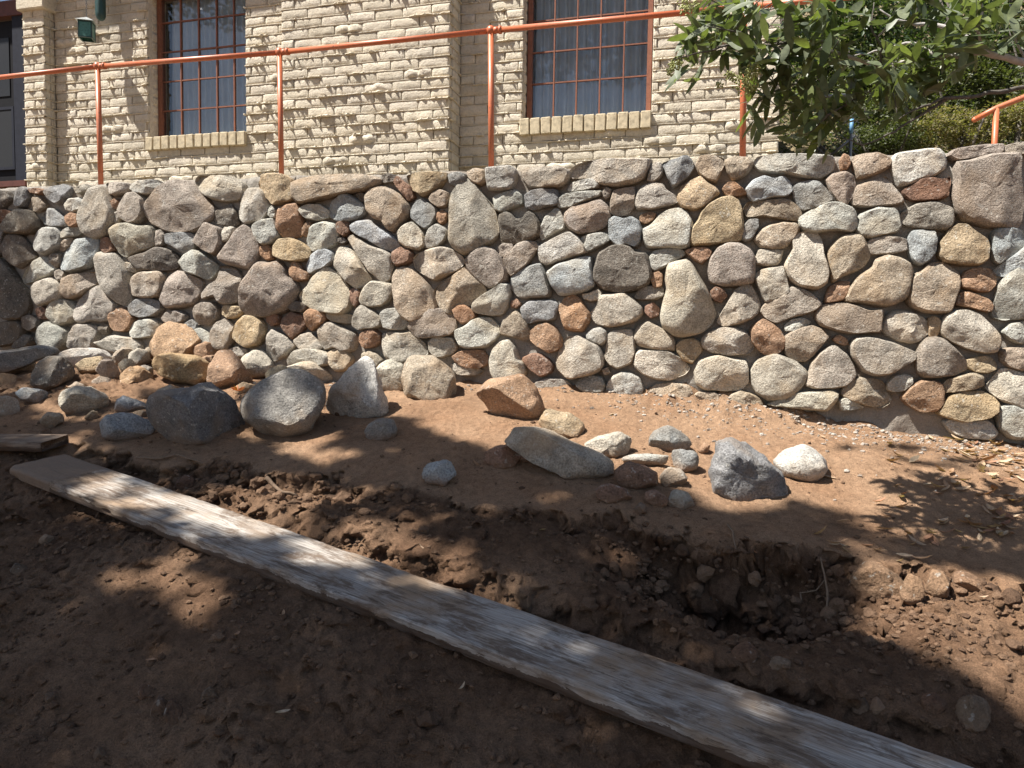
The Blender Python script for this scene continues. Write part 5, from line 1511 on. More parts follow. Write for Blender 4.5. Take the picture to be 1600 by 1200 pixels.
# tile | colour | base pixel row or - | depth | blockiness | name | label | outline
ROCKS = """
5|k|585|.9|.8|rock|flat blue grey slab lying against the wall foot at the left edge|0,11 8,10 14,9 20,10 21,12 14,14 8,16 0,18 -4,17 -4,12
5|n|-|.9|.8|rock|flat peach stone in front of the blue grey slab|1,15 4,13 12,13 13,16 12,18 4,19 1,17
5|d|-|.9|.6|rock|dark brown angular rock next to the flat peach stone|11,20 13,16 17,13 22,13 26,16 27,19 25,22 21,24 16,25 11,23
5|W|572|1.0|.8|rock|flat white stone at the wall foot behind the dark brown rock|21,12 26,10 33,10 38,11 40,13 36,15 28,15 24,15
5|t|583|.8|.7|rock|tan stone directly below the flat white stone|27,16 29,14 36,13 38,15 36,18 30,19 28,18
5|m|-|.9|.7|rock|brownish grey rock right of the tan stone|34,18 36,14 40,14 42,17 43,20 40,22 37,21
5|n|-|.8|.7|rock|small pinkish stone on loose soil beside the brownish grey rock|42,16 44,14 47,14 49,17 48,19 44,19
5|g|566|.7|.8|rock|long grey stone leaning on the wall foot|33,8 38,7 44,9 50,13 49,15 44,13 36,10
5|p|575|.9|.55|boulder|peach boulder on top of the rock pile by the wall|54,9 57,3 60,1 66,1 70,4 76,11 77,15 72,17 62,16 55,14
5|q|-|.9|.5|boulder|ochre flat topped block in front of the peach boulder|54,13 62,12 70,13 75,16 75,21 70,24 63,22 58,20 54,17
5|o|606|.9|.7|boulder|orange brown boulder right of the ochre block|75,16 78,11 83,11 87,16 90,21 89,24 84,26 78,25 74,22
5|w|592|.8|.7|rock|pale cream rock behind the big round grey boulder|86,14 90,11 94,11 98,15 100,19 95,21 90,21 87,18
5|w|600|.8|.8|rock|low cream stone between the grey boulder and the pointed boulder|100,17 106,15 112,15 117,18 120,22 114,24 104,22
5|K|-|.95|.6|boulder|large charcoal boulder with rough slanting face|54,28 57,26 66,25 74,23 80,25 84,29 87,36 86,40 80,43 70,45 62,44 56,41 54,35
5|G|-|1.0|.9|boulder|big smooth rounded grey boulder|86,30 88,26 94,21 102,18 108,18 114,21 116,25 115,33 112,39 107,42 101,43 94,39 88,35
5|W|-|.9|.55|boulder|pointed off white boulder with a peak|116,33 117,26 121,22 126,17 131,13 133,15 135,21 138,29 139,33 135,36 128,37 120,35
5|w|-|.8|.7|rock|cream block between the pointed boulder and the brown boulder|133,17 139,14 144,16 146,22 143,26 138,26 135,23
5|n|-|.95|.65|boulder|brown layered boulder nearest the wall|144,20 145,15 149,13 155,13 160,17 162,19 163,26 160,29 152,29 145,27
5|k|-|.9|.55|rock|small bluish grey angular rock below the pointed boulder|130,40 132,37 136,35 141,36 142,40 140,43 132,43
5|w|-|.9|.55|rock|cream angular rock lying alone left of the charcoal boulder|21,28 23,25 28,24 33,24 38,27 40,30 37,33 30,34 24,33 22,31
5|b|-|.8|.7|rock|blue grey slab stone at the left edge resting on a paler rock|5,26 9,24 16,25 18,27 17,30 11,30 7,28
5|g|-|.9|.7|rock|dull grey rock cut by the left edge below the blue slab|-4,28 2,27 6,28 7,31 7,34 4,35 -2,35
5|n|-|.9|.6|rock|small orange stone left of the second plank end|14,36 17,33 22,33 23,36 19,39 16,38
5|t|-|.9|.7|rock|tiny cream stone touching the cream angular rock|30,35 33,32 35,33 35,35 32,36
5|b|-|.8|.6|rock|flat grey slab left of the charcoal boulder|41,29 44,27 50,29 53,31 52,33 44,33 41,32
5|n|-|.8|.7|rock|thin tan stone under the flat grey slab|45,34 50,32 54,33 54,35 47,35
5|b|-|.8|.7|rock|blue grey lumpy rock at the foot of the charcoal boulder|36,37 38,34 44,33 52,35 55,37 55,41 48,43 38,43 36,40
5|n|622|.9|.7|rock|rounded peach stone peeking over the charcoal boulder|54,29 56,25 61,23 64,25 64,29 58,31
5|n|560|.9|.8|rock|small cream stone at the left foot of the peach boulder|51,12 53,8 57,8 57,13 53,14
5|o|578|.9|.6|rock|rusty stone wedged between the peach boulder and the wall|69,10 73,8 79,9 82,13 78,15 71,14
5|w|574|.9|.7|rock|pale stone at the wall foot between grey slab and peach boulder|46,12 49,10 53,11 54,15 50,17 46,15
5|m|590|.9|.6|rock|small brown rubble stone left of the ochre block|48,18 51,16 54,17 55,20 51,22 48,20
5|n|598|.9|.6|rock|peach rubble stone behind the cream angular rock|33,22 36,20 40,21 41,24 37,25 33,24
5|t|604|.9|.6|rock|sandy stone tucked behind the top of the grey boulder|95,18 98,16 103,16 106,19 102,21 96,21
5|w|590|.9|.7|rock|cream rubble at the wall foot behind the pointed boulder|118,19 121,16 126,15 128,19 124,22 119,22
5|m|606|.9|.6|rock|brown chip half buried left of the pointed boulder|109,38 112,36 115,37 116,40 112,41
5|g|-|.9|.7|rock|grey rubble stone in front of the dark brown rock|24,24 27,22 30,23 31,25 27,26
5|p|596|.9|.55|rock|broad peach rock left of the ochre block on loose soil|43,20 46,17 51,17 55,19 55,23 50,25 44,24
5|n|570|.9|.6|rock|sandy block on the wall foot left of the peach boulder|40,13 43,10 47,10 49,13 47,16 41,16
5|o|588|.9|.55|rock|orange rock wedged behind the ochre block and orange brown boulder|70,16 73,13 78,13 80,17 77,20 71,19
5|t|612|.9|.6|rock|tan rubble stone in front of the orange brown boulder|84,24 87,22 91,23 92,26 88,28 84,27
5|w|584|.9|.6|rock|whitish rubble at the wall foot right of the cream rock|99,14 102,12 107,12 109,15 105,17 100,17
5|p|600|.9|.55|rock|peach stone at the left edge above the dull grey rock|-3,21 1,19 6,20 8,23 4,25 -2,25
6|o|-|.95|.75|boulder|orange boulder standing alone on the sunlit dirt|29,13 32,9 38,8 43,7 47,10 49,15 50,18 48,21 44,22 38,22 34,19 32,16
6|t|-|.9|.7|rock|knobbly yellowish rock behind the long pale stone|48,21 51,18 54,18 58,19 62,22 63,25 61,27 56,27 50,25
6|w|-|.75|.75|rock|long slanting pale stone|36,25 40,23 45,23 52,25 58,28 66,31 71,34 71,38 66,39 58,40 52,38 44,33 38,28
6|r|-|.9|.7|rock|reddish brown rock left of the long pale stone|30,33 33,30 38,29 42,30 43,33 40,36 36,37 31,35
6|w|-|.9|.6|rock|cream wedge rock right of the knobbly yellowish rock|62,29 68,26 74,25 77,27 77,31 73,33 68,33 63,32
6|k|-|.9|.7|rock|blue grey rounded rock in the middle group|83,27 85,24 89,23 94,26 96,29 93,31 87,32 83,30
6|k|-|.9|.6|rock|small dark blue stone below the blue grey rounded rock|90,31 94,30 98,31 98,36 95,38 91,37 90,34
6|l|-|.8|.7|rock|flat whitish stone beside the small dark blue stone|74,33 78,32 84,32 89,32 88,35 82,36 75,35
6|r|-|.9|.7|rock|rusty brown rock at the right tip of the long pale stone|72,37 76,34 82,36 86,38 86,41 80,43 74,42 72,39
6|m|-|.9|.7|rock|small dull brown rock right of the rusty brown rock|86,39 89,36 93,37 95,40 92,43 87,42
6|r|-|.8|.7|rock|dark red brown flat stone on the lip of the bank|66,43 70,41 76,43 78,46 73,48 67,46
6|r|-|.8|.7|rock|dark brown chip next to the pale grey stone on the bank lip|81,44 85,43 89,46 88,49 82,47
6|l|-|.9|.6|rock|pale grey stone at the lip of the bank|88,47 91,43 95,44 97,48 93,49 88,49
6|d|-|.9|.8|rock|tiny grey pebble below the dark brown chip|78,49 80,47 82,48 82,50 79,51
6|k|-|.85|.6|boulder|broad dark grey wedge shaped boulder with a pale pointed top|101,40 102,36 104,32 104,27 107,25 111,27 115,31 120,34 125,39 127,43 125,47 120,48 110,46 103,43
6|W|-|.95|.8|rock|rounded speckled white rock right of the dark wedge boulder|122,34 125,31 131,29 135,31 139,35 138,38 134,41 128,40 124,38
6|o|-|.9|.8|rock|tiny orange chip beside the small dark blue stone|98,31 100,28 102,29 101,32 99,32
6|b|-|.8|.55|rock|lone pale blue grey stone on shaded dirt|11,38 14,35 19,34 22,35 23,38 20,40 19,42 14,41
7|m|-|1.0|.65|rock|rounded brown rock near the lower right corner|138,72 140,69 144,68 148,70 150,73 148,77 142,77 139,75
7|r|-|.9|.8|rock|reddish rock between the hole and the long plank|68,54 70,52 74,51 77,54 76,57 71,58 69,56
7|s|-|.9|.55|dirt_clod|large blocky clod of dirt right of the hole|104,33 108,28 112,25 117,27 122,32 124,33 120,37 114,37 107,35
7|s|-|.9|.6|dirt_clod|dirt clod touching the right side of the large blocky clod|121,34 124,29 128,31 129,36 125,38 122,37
7|s|-|.9|.6|dirt_clod|squarish dirt clod third from the hole|129,34 131,28 135,29 137,32 136,36 131,37
7|s|-|.9|.7|dirt_clod|dirt clod farthest right in the row beside the hole|137,30 141,28 146,31 148,34 144,36 139,34
7|d|-|.9|.6|rock|chalky streaked rock lying inside the dug hole|58,39 61,36 66,35 69,38 67,42 63,45 60,42
7|r|-|.9|.8|rock|half buried brown stone left of the rounded brown rock|128,66 132,65 136,68 135,71 130,72 128,69
7|d|-|.9|.8|rock|dark stone of a pair above the plank lower right|106,70 110,68 112,71 109,73 106,72
7|r|-|.9|.8|rock|right brown stone of a pair above the plank lower right|111,70 114,68 117,71 115,73 112,73
7|m|-|.9|.8|rock|low half buried stone right of the reddish rock|78,57 82,54 87,55 87,58 80,60
8|r|-|.9|.7|rock|brown stone by the stick at the upper edge of the plank|55,19 58,17 61,18 62,21 58,23 55,21
8|s|-|.9|.7|dirt_clod|rounded clod among crumbled soil above the plank|39,24 41,22 44,24 44,27 41,28 39,27
8|n|-|.9|.6|rock|tan angular stone in the crumbled soil above the plank|47,27 48,25 51,24 52,27 50,29 47,29
8|r|-|.9|.7|rock|dark reddish stone half buried against the plank top edge|42,30 46,28 49,30 49,34 44,35 42,33
8|g|-|.9|.7|rock|small grey stone under the left end of the plank|12,38 14,36 17,37 17,39 13,40
8|d|-|.9|.8|rock|dark half buried stone at the left edge below the plank|3,47 5,45 9,46 9,49 4,49
8|m|-|.7|.9|rock|low grey stone lying alone below the middle of the plank|63,85 66,83 68,86 66,89 63,88
8|r|-|.8|.6|rock|red brown flake left of the two round clods|43,84 46,81 48,84 47,88 44,88
8|s|-|.9|.9|dirt_clod|left one of two round dirt clods in the foreground|47,89 50,85 53,88 54,93 50,94 47,93
8|s|-|.9|.9|dirt_clod|right one of two round dirt clods in the foreground|51,91 53,85 57,88 57,93 53,96
8|d|-|.9|.8|rock|small dark stone near the bottom edge of the photo|29,105 31,102 34,104 34,107 30,107
8|d|-|.9|.7|rock|grey chip in the gravelly patch at lower left|14,86 17,85 19,87 17,89 14,88
"""
SCOL.update(p=(0.47, 0.32, 0.195), q=(0.39, 0.285, 0.165), G=(0.32, 0.302, 0.268))
rk = random.Random(31)
def rock_obj(P2, right, fwd_h, c3, D, block, rg, name, mat, color, n=60):
    """closed boulder: the outline P2 (right, up) about c3, swelling to depth D before and behind"""
    A, c = area_c(P2)
    if A < 0: P2 = P2[::-1]; A = -A
    size = math.sqrt(A)
    P = resample(chaikin(P2, 2), n)
    cen = P.mean(0)
    P = (P - cen) * 1.03
    e1, e2 = block, 0.9
    rings = 24
    seed = Vector((rg.uniform(0, 99), rg.uniform(0, 99), rg.uniform(0, 99)))
    fac = []
    nf = 13 if block < 0.65 else (10 if block < 0.78 else 4)
    for _ in range(nf):
        d = Vector((rg.gauss(0, 1), rg.gauss(0, 1), rg.gauss(0, 0.8))).normalized()
        fac.append(d)
    pts = []
    for k in range(1, rings):
        ph = -math.pi / 2 + math.pi * k / rings
        cs = abs(math.cos(ph)) ** e1; dp = math.copysign(abs(math.sin(ph)) ** e2, ph) * D
        for (a, b) in P: pts.append(Vector((a * cs, dp, b * cs)))
    pts = [Vector((0, -D, 0))] + pts + [Vector((0, D, 0))]
    # chip planes: cut a little off in random directions, never much off the outline
    for d in fac:
        ext = max(p.dot(d) for p in pts)
        cut = ext * (rg.uniform(0.88, 0.97) if abs(d.y) < 0.6 else rg.uniform(0.55, 0.82))
        pts = [p - d * max(0.0, p.dot(d) - cut) * 0.95 for p in pts]
    out = []
    am = 0.075 if block < 0.7 else 0.045
    for p in pts:
        q = p / max(size, 0.03) * 1.7 + seed
        w = noise.fractal(q, 0.85, 2.1, 5)
        w += 0.5 * (0.5 - abs(noise.noise(q * 2.3))) + 0.22 * noise.noise(q * 7.0) + 0.12 * noise.noise(q * 15.0)
        nrm = Vector((p.x, p.y * 0.8, p.z)).normalized()
        out.append(p + nrm * (am * size * w))
    base = c3 + right * cen[0] + UP * cen[1]
    zmin = min(p.z for p in out)
    loc = Vector(base) + Vector((0, 0, zmin))
    R_, Fh = Vector(right), Vector(fwd_h)
    V = [R_ * p.x + Fh * p.y + Vector((0, 0, p.z - zmin)) for p in out]
    F = [(0, 1 + (i + 1) % n, 1 + i) for i in range(n)]
    for k in range(rings - 2):
        for i in range(n):
            a = 1 + k * n
            F.append((a + i, a + (i + 1) % n, a + n + (i + 1) % n, a + n + i))
    a = 1 + (rings - 2) * n
    F += [(a + i, a + (i + 1) % n, len(V) - 1) for i in range(n)]
    return link(name, mesh_data(name, V, F, mat, True, 34), None, loc, None, color)
FEET = []
for ln in ROCKS.strip().splitlines():
    t, code, bpy_, dep, block, name, label, pts = ln.split('|')
    ox, oy, un = RT[t]
    px = [(ox + float(a) * un, oy + float(b) * un) for a, b in (p.split(',') for p in pts.split())]
    xs = [p[0] for p in px]; ys = [p[1] for p in px]
    cx = 0.5 * (min(xs) + max(xs)); hpx = max(ys) - min(ys)
    by = float(bpy_) if bpy_ != '-' else max(ys) - 0.05 * hpx
    g = ghit(cx, by)
    fh = np.array([g[0] - CAM[0], g[1] - CAM[1], 0.0]); fh /= np.linalg.norm(fh)
    right = np.array([fh[1], -fh[0], 0.0])
    wpx = max(xs) - min(xs)
    dist = np.linalg.norm(g - CAM)
    D = 0.5 * float(dep) * min(wpx, hpx * 1.35) * dist / FPX
    pc = g + fh * D * 0.62
    P2 = []
    for x, y in px:
        d = ray(x, y); tt = ((pc - CAM) @ fh) / (d @ fh); p = CAM + d * tt - pc
        P2.append((p @ right, p[2]))
    P2 = np.array(P2)
    # carry the underside into the dirt it stands on
    lo = P2[:, 1].min(); hh = P2[:, 1].max() - lo
    c3 = np.array([pc[0], pc[1], pc[2]])
    gzc = gz_at(pc)
    target = min(lo, gzc - pc[2] - 0.13 * hh) if bpy_ == '-' else min(lo, gzc - pc[2] - 0.02)
    k = (P2[:, 1] - lo) / max(hh, 1e-4)
    P2[:, 1] += (target - lo) * np.clip(1 - k * 2.2, 0, 1)
    if 'half buried' in label or t == '8': P2[:, 1] -= 0.25 * hh
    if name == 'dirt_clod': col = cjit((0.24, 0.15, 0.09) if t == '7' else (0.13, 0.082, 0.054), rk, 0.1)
    else: col = cjit(SCOL[code], rk, 0.08)
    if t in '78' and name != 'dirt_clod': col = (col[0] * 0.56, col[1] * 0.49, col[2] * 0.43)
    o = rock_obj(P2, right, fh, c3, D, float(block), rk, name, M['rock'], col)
    FEET.append((pc, 0.5 * wpx * dist / FPX, D))
    tag(o, label, 'dirt clod' if name == 'dirt_clod' else 'rock', 'rocks lying on the dirt' if name != 'dirt_clod' else 'dirt clods')

# ------------------------------------------------------------------ planks
def plank(name, label, pa, pb, width, thick, L0, L1, mat, lift, roll, seed, arc=0.0):
    """board lying between the ground points under pixels pa and pb; L0, L1: run past each"""
    A_ = np.array(_march(base_z, *pa)); B_ = np.array(_march(base_z, *pb))
    d = B_ - A_; L = np.linalg.norm(d); d /= L
    A_ = A_ - d * L0; L = L + L0 + L1
    side = np.cross(UP, d); side /= np.linalg.norm(side)
    nrm = np.cross(d, side)
    side = side * math.cos(roll) + nrm * math.sin(roll); nrm = np.cross(d, side)
    mm = Matrix(((d[0], side[0], nrm[0], A_[0]), (d[1], side[1], nrm[1], A_[1]), (d[2], side[2], nrm[2], A_[2] + lift), (0, 0, 0, 1)))
    nxp = int(L / 0.02); prof = []
    hw, r = width / 2, 0.007
    for (y, z) in ((-hw, 0.004), (-hw, thick * 0.35), (-hw, thick * 0.7), (-hw + 0.002, thick - r), (-hw + r, thick)): prof.append((y, z))
    for k in range(1, 12): prof.append((-hw + r + (width - 2 * r) * k / 12, thick))
    for (y, z) in ((hw - r, thick), (hw - 0.002, thick - r), (hw, thick * 0.5), (hw, 0.004), (hw - 0.004, 0), (-hw + 0.004, 0)): prof.append((y, z))
    V = []; F = []; m = len(prof)
    for i in range(nxp + 1):
        x = L * i / nxp
        for j, (y, z) in enumerate(prof):
            w1 = float(fbm(x, y, 3.0, 3, seed)); w2_ = float(fbm(x * 0.35, y * 30, 1.0, 3, seed + 3))
            yy = y; zz = z
            if abs(y) > hw - 0.012:
                ed = float(fbm(x, z * 9 + (5 if y > 0 else 0), 5.5, 4, seed + 7, 0.65))
                bite = max(0.0, ed - 0.2) * 0.011 if y < 0 and x > 0.55 else max(0, ed) * 0.008
                if y < 0 and z < thick * 0.8: bite *= 1.6
                yy = y - math.copysign(bite, y)
            if z > thick * 0.6: zz = z + 0.0022 * w2_ + 0.002 * w1
            end = min(x, L - x)
            if end < 0.02 and abs(y) > hw - 0.05: yy *= 1 - 0.06 * (1 - end / 0.02)
            xx = x + (0.012 * (abs(y) / hw) ** 6 if i == 0 else 0) - (0.012 * (abs(y) / hw) ** 6 if i == nxp else 0)
            V.append((xx, yy, zz + arc * 4 * (x / L) * (1 - x / L)))
    for i in range(nxp):
        for j in range(m): F.append((i * m + j, i * m + (j + 1) % m, (i + 1) * m + (j + 1) % m, (i + 1) * m + j))
    F.append(tuple(range(m))); F.append(tuple(nxp * m + j for j in range(m))[::-1])
    o = mesh_obj(name, V, [f[::-1] for f in F], mat, None, smooth=True)
    o.matrix_world = mm
    tag(o, label, 'plank')
    return o
pl = plank('wooden_plank', 'long weathered grey plank lying diagonally across the dirt foreground', PL_PA, PL_PB, 0.325, 0.058, 0.0, 1.3, M['plank'], PL_LIFT, 0.11, 3)
pl2 = plank('wooden_plank', 'short brown board end lying behind the left end of the long plank', (-60, 704), (58, 706), 0.24, 0.055, 0.9, 0.14, M['board'], 0.03, 0.10, 13)

# ------------------------------------------------------------------ sticks and roots
def stick(label, pix, r, lifts, name='stick', mat='twig', n=6):
    pts = []
    for (x, y), l in zip(pix, lifts):
        g = ghit(x, y); pts.append(Vector((g[0], g[1], gz_at(g) + l)))
    P = []
    for a, b_ in zip(pts[:-1], pts[1:]):
        for k in range(4): P.append(a.lerp(b_, k / 4) + Vector((rk.gauss(0, 1), rk.gauss(0, 1), rk.gauss(0, 1))) * r * 0.25)
    P.append(pts[-1])
    o0 = P[0].copy()
    b = MB(); b.tube([p - o0 for p in P], list(np.linspace(r, r * 0.6, len(P))), n)
    o = b.obj(name, M[mat], None, o0, True); tag(o, label, 'stick')
stick('thin bent stick lying on the soil below the charcoal boulder', [(214, 719), (250, 721), (275, 716), (300, 722), (328, 732)], 0.008, [0.012, 0.014, 0.016, 0.014, 0.008])
stick('thick short root among crumbled soil above the plank', [(415, 755), (440, 772), (465, 778)], 0.012, [0.02, 0.012, 0.01])
stick('pale root hanging from the back edge of the dug hole', [(1137, 826), (1144, 842), (1150, 866)], 0.006, [0.02, 0.03, 0.02])
stick('forked root stub standing at the right side of the dug hole', [(1291, 978), (1292, 945), (1281, 905)], 0.006, [0.0, 0.05, 0.10])
stick('thin curved rootlet at the right side of the dug hole', [(1253, 944), (1250, 932), (1275, 928), (1290, 915)], 0.004, [0.01, 0.01, 0.012, 0.03])
stick('short straw like twig on the dirt below the plank end', [(87, 862), (103, 853)], 0.003, [0.005, 0.006])

# ------------------------------------------------------------------ crumbs, pebbles, leaf litter
def ico():
    t = (1 + 5 ** 0.5) / 2
    v = [(-1, t, 0), (1, t, 0), (-1, -t, 0), (1, -t, 0), (0, -1, t), (0, 1, t), (0, -1, -t), (0, 1, -t), (t, 0, -1), (t, 0, 1), (-t, 0, -1), (-t, 0, 1)]
    f = [(0, 11, 5), (0, 5, 1), (0, 1, 7), (0, 7, 10), (0, 10, 11), (1, 5, 9), (5, 11, 4), (11, 10, 2), (10, 7, 6), (7, 1, 8), (3, 9, 4), (3, 4, 2), (3, 2, 6), (3, 6, 8), (3, 8, 9), (4, 9, 5), (2, 4, 11), (6, 2, 10), (8, 6, 7), (9, 8, 1)]
    v = np.array(v, float); v /= np.linalg.norm(v[0])
    return v, f
IV, IF = ico()
def scatter(n, dens, smin, smax, seed, power=2.4):
    rs = np.random.RandomState(seed)
    b = MB(); done = 0
    while done < n:
        s = rs.uniform(-2.4, 8.6, 4000); d = rs.uniform(0.03, 3.9, 4000)
        keep = rs.rand(4000) < dens(s, d)
        s, d = s[keep], d[keep]
        z = ground_z(s, d)
        for a, c, zz in zip(s, d, z):
            p = w2(a, c, zz)
            x, y, dd = project(p)
            if not (-60 < x < 1660 and 500 < y < 1260): continue
            r = smin + (smax - smin) * rs.rand() ** power
            J = IV * (1 + 0.30 * (rs.rand(12, 1) - 0.5) * 2) * np.array([1, rs.uniform(0.6, 1), rs.uniform(0.45, 0.8)])
            an = rs.rand() * 6.28; ca, sa = math.cos(an), math.sin(an)
            J = J @ np.array([[ca, -sa, 0], [sa, ca, 0], [0, 0, 1]])
            b.add(J * r + p + np.array([0, 0, r * 0.15]), IF)
            done += 1
            if done >= n: break
    return b
def dens_crumb(s, d):
    q = lip_q(s, d)
    f = 0.012 + 0.10 * sstep(1.7, 2.3, d) + 0.9 * sstep(-0.02, 0.06, q) * np.exp(-np.clip(q, 0, None) / 0.28) * np.interp(s, _ls, [0.2, .5, .9, 1, .8, .2, .15, .2, .3, .6, 1, 1, .9, .9, .8, .7])
    f = f + 0.22 * sstep(0.15, 0.6, fbm(s, d, 2.3, 3, 51)) * sstep(1.6, 2.2, d)
    return f
cr = scatter(6500, dens_crumb, 0.0025, 0.020, 3, 3.5)
rs = np.random.RandomState(23)
for (pc, hw_, D_) in FEET:
    for _ in range(int(8 + 60 * hw_)):
        an = rs.rand() * 6.28; k = rs.uniform(0.85, 1.35)
        q = pc + np.array([math.cos(an) * hw_ * k, math.sin(an) * max(D_, 0.02) * k, 0])
        q[2] = gz_at(q); r = 0.002 + 0.008 * rs.rand() ** 3
        cr.add(IV * (1 + 0.5 * (rs.rand(12, 1) - 0.5)) * np.array([1, .85, .6]) * r + q, IF)
def dens_lump(s, d):
    q = lip_q(s, d)
    f = sstep(0.0, 0.04, q) * np.exp(-np.clip(q, 0, None) / 0.22) * np.interp(s, _ls, [0.1, .4, .9, 1, .8, .12, .08, .12, .2, .6, 1, 1, .9, .9, .8, .7])
    return f + 0.9 * np.exp(-((s - _pit[0]) / 0.4) ** 2 - ((d - _pit[1]) / 0.25) ** 2) + 0.003
def subdiv(v, f):
    v = [np.array(q) for q in v]; cache = {}; out = []
    def mid(i, j):
        k = (min(i, j), max(i, j))
        if k not in cache:
            m = v[i] + v[j]; v.append(m / np.linalg.norm(m)); cache[k] = len(v) - 1
        return cache[k]
    for (x, y, z) in f:
        p, q, r = mid(x, y), mid(y, z), mid(z, x); out += [(x, p, r), (y, q, p), (z, r, q), (p, q, r)]
    return np.array(v), out
IV2, IF2 = subdiv(IV, IF)
rs = np.random.RandomState(17); nl_ = 0; big = MB()
while nl_ < 850:
    s, d = rs.uniform(-1.0, 8.2), rs.uniform(0.8, 3.6)
    if rs.rand() > dens_lump(s, d): continue
    p = w2(s, d, float(ground_z(s, d)))
    r = 0.010 + 0.034 * rs.rand() ** 2.6
    sd = rs.rand(3) * 50
    nz = np.array([noise.fractal(Vector(q * 1.5 + sd), 0.8, 2.0, 3) for q in IV2])
    J = IV2 * (1 + 0.42 * nz)[:, None] * np.array([1, rs.uniform(0.7, 1), rs.uniform(0.55, 0.9)])
    an = rs.rand() * 6.28; ca, sa = math.cos(an), math.sin(an)
    big.add((J @ np.array([[ca, -sa, 0], [sa, ca, 0], [0, 0, 1]])) * r + p + np.array([0, 0, r * 0.1]), IF2); nl_ += 1
o = big.obj('soil_lumps', M['clods']); tag(o, 'broken lumps of damp soil along the cut bank and in the hole', 'soil', kind='stuff')
o = cr.obj('soil_crumbs', M['clods']); tag(o, 'crumbs of dug soil scattered over the dirt', 'soil', kind='stuff')
def dens_grav(s, d):
    return 0.9 * np.exp(-np.clip(d, 0, None) / 0.18) * sstep(4.3, 5.6, s) + 0.25 * np.exp(-np.clip(d, 0, None) / 0.1)
gr = scatter(1800, dens_grav, 0.003, 0.018, 4, 3.0)
o = gr.obj('gravel', M['gravel']); tag(o, 'grey gravel and mortar crumbs along the wall foot', 'gravel', kind='stuff')
def litter(n, area, seed, size, mat, name, label):
    rs = random.Random(seed); b = MB()
    for _ in range(n):
        if area is None: px_, py_ = rs.uniform(200, 1600), rs.uniform(640, 1150)
        else:
            cx, cy, rx, ry = rs.choice(area); px_, py_ = cx + rs.gauss(0, rx), cy + rs.gauss(0, ry)
        g = ghit(px_, py_)
        p = Vector((g[0], g[1], gz_at(g) + rs.uniform(0.004, 0.018)))
        a = rs.uniform(0, 6.28); x = Vector((math.cos(a), math.sin(a), rs.gauss(0, 0.3))).normalized()
        yv = Vector((rs.gauss(0, 0.25), rs.gauss(0, 0.25), 1)).cross(x).normalized(); z = x.cross(yv)
        l = size * rs.uniform(0.6, 1.3); w = l * rs.uniform(0.13, 0.24); cu = rs.uniform(0.1, 0.5)
        V = []; F = []
        for i in range(5):
            t = i / 4; ww = w * math.sin(math.pi * (0.06 + 0.88 * t)); 
            c = p + x * (t - 0.5) * l + z * (cu * l * (t - 0.5) ** 2 * 2)
            V += [c + yv * ww + z * ww * 0.5, c, c - yv * ww + z * ww * 0.5]
        for i in range(4):
            k = i * 3; F += [(k, k + 3, k + 4, k + 1), (k + 1, k + 4, k + 5, k + 2)]
        b.add(V, F)
    o = b.obj(name, M[mat]); tag(o, label, 'leaves', kind='stuff')
litter(170, [(1520, 690, 45, 14), (1550, 712, 40, 14), (1555, 815, 30, 14), (1590, 760, 40, 30), (1480, 740, 60, 30), (1540, 830, 40, 12), (1350, 850, 60, 20)], 8, 0.075, 'litter', 'leaf_litter', 'dead red brown leaves gathered at the right of the dirt')
litter(22, None, 9, 0.05, 'litter', 'leaf_litter', 'single dry leaves strewn over the dirt slope')
g = ghit(372, 618)
b = MB(); rs = random.Random(4)
for k in range(7):
    a = k * 0.9; x = Vector((math.cos(a), math.sin(a) * 0.4, 0.5)).normalized(); yv = Vector((0, -1, 0.3)).cross(x).normalized()
    c = Vector((0, 0, 0.03))
    b.add([c, c + x * 0.03 + yv * 0.009, c + x * 0.06, c + x * 0.03 - yv * 0.009], [(0, 1, 2, 3)])
o = b.obj('fallen_leaf', M['leaf_orange'], None, Vector((g[0], g[1], gz_at(g)))); tag(o, 'bright orange curled leaf beside the big round grey boulder', 'leaf')

# ------------------------------------------------------------------ the tree over the viewer's left: its crown shades the foreground
def inpoly(x, y, P):
    c = False; j = len(P) - 1
    for i in range(len(P)):
        if (P[i][1] > y) != (P[j][1] > y) and x < (P[j][0] - P[i][0]) * (y - P[i][1]) / (P[j][1] - P[i][1]) + P[i][0]: c = not c
        j = i
    return c
SHADE = [(-900, 640), (-100, 650), (0, 640), (60, 655), (150, 668), (230, 668), (236, 625), (300, 612), (345, 640), (380, 690), (420, 700), (470, 706), (545, 690), (520, 655), (545, 630), (600, 655), (640, 668), (700, 690), (760, 715), (790, 712), (850, 735), (900, 748), (960, 742),
         (1000, 752), (1060, 772), (1090, 800), (1110, 806), (1170, 806), (1225, 804), (1250, 798), (1300, 800), (1340, 822), (1400, 842), (1480, 858), (1560, 855), (1600, 850), (2300, 860),
         (2300, 2500), (-900, 2500)]
LITP = [[(1300, 880), (1390, 862), (1500, 878), (1620, 892), (2300, 940), (2300, 1420), (1640, 1150), (1510, 1075), (1400, 1018), (1305, 955)]]
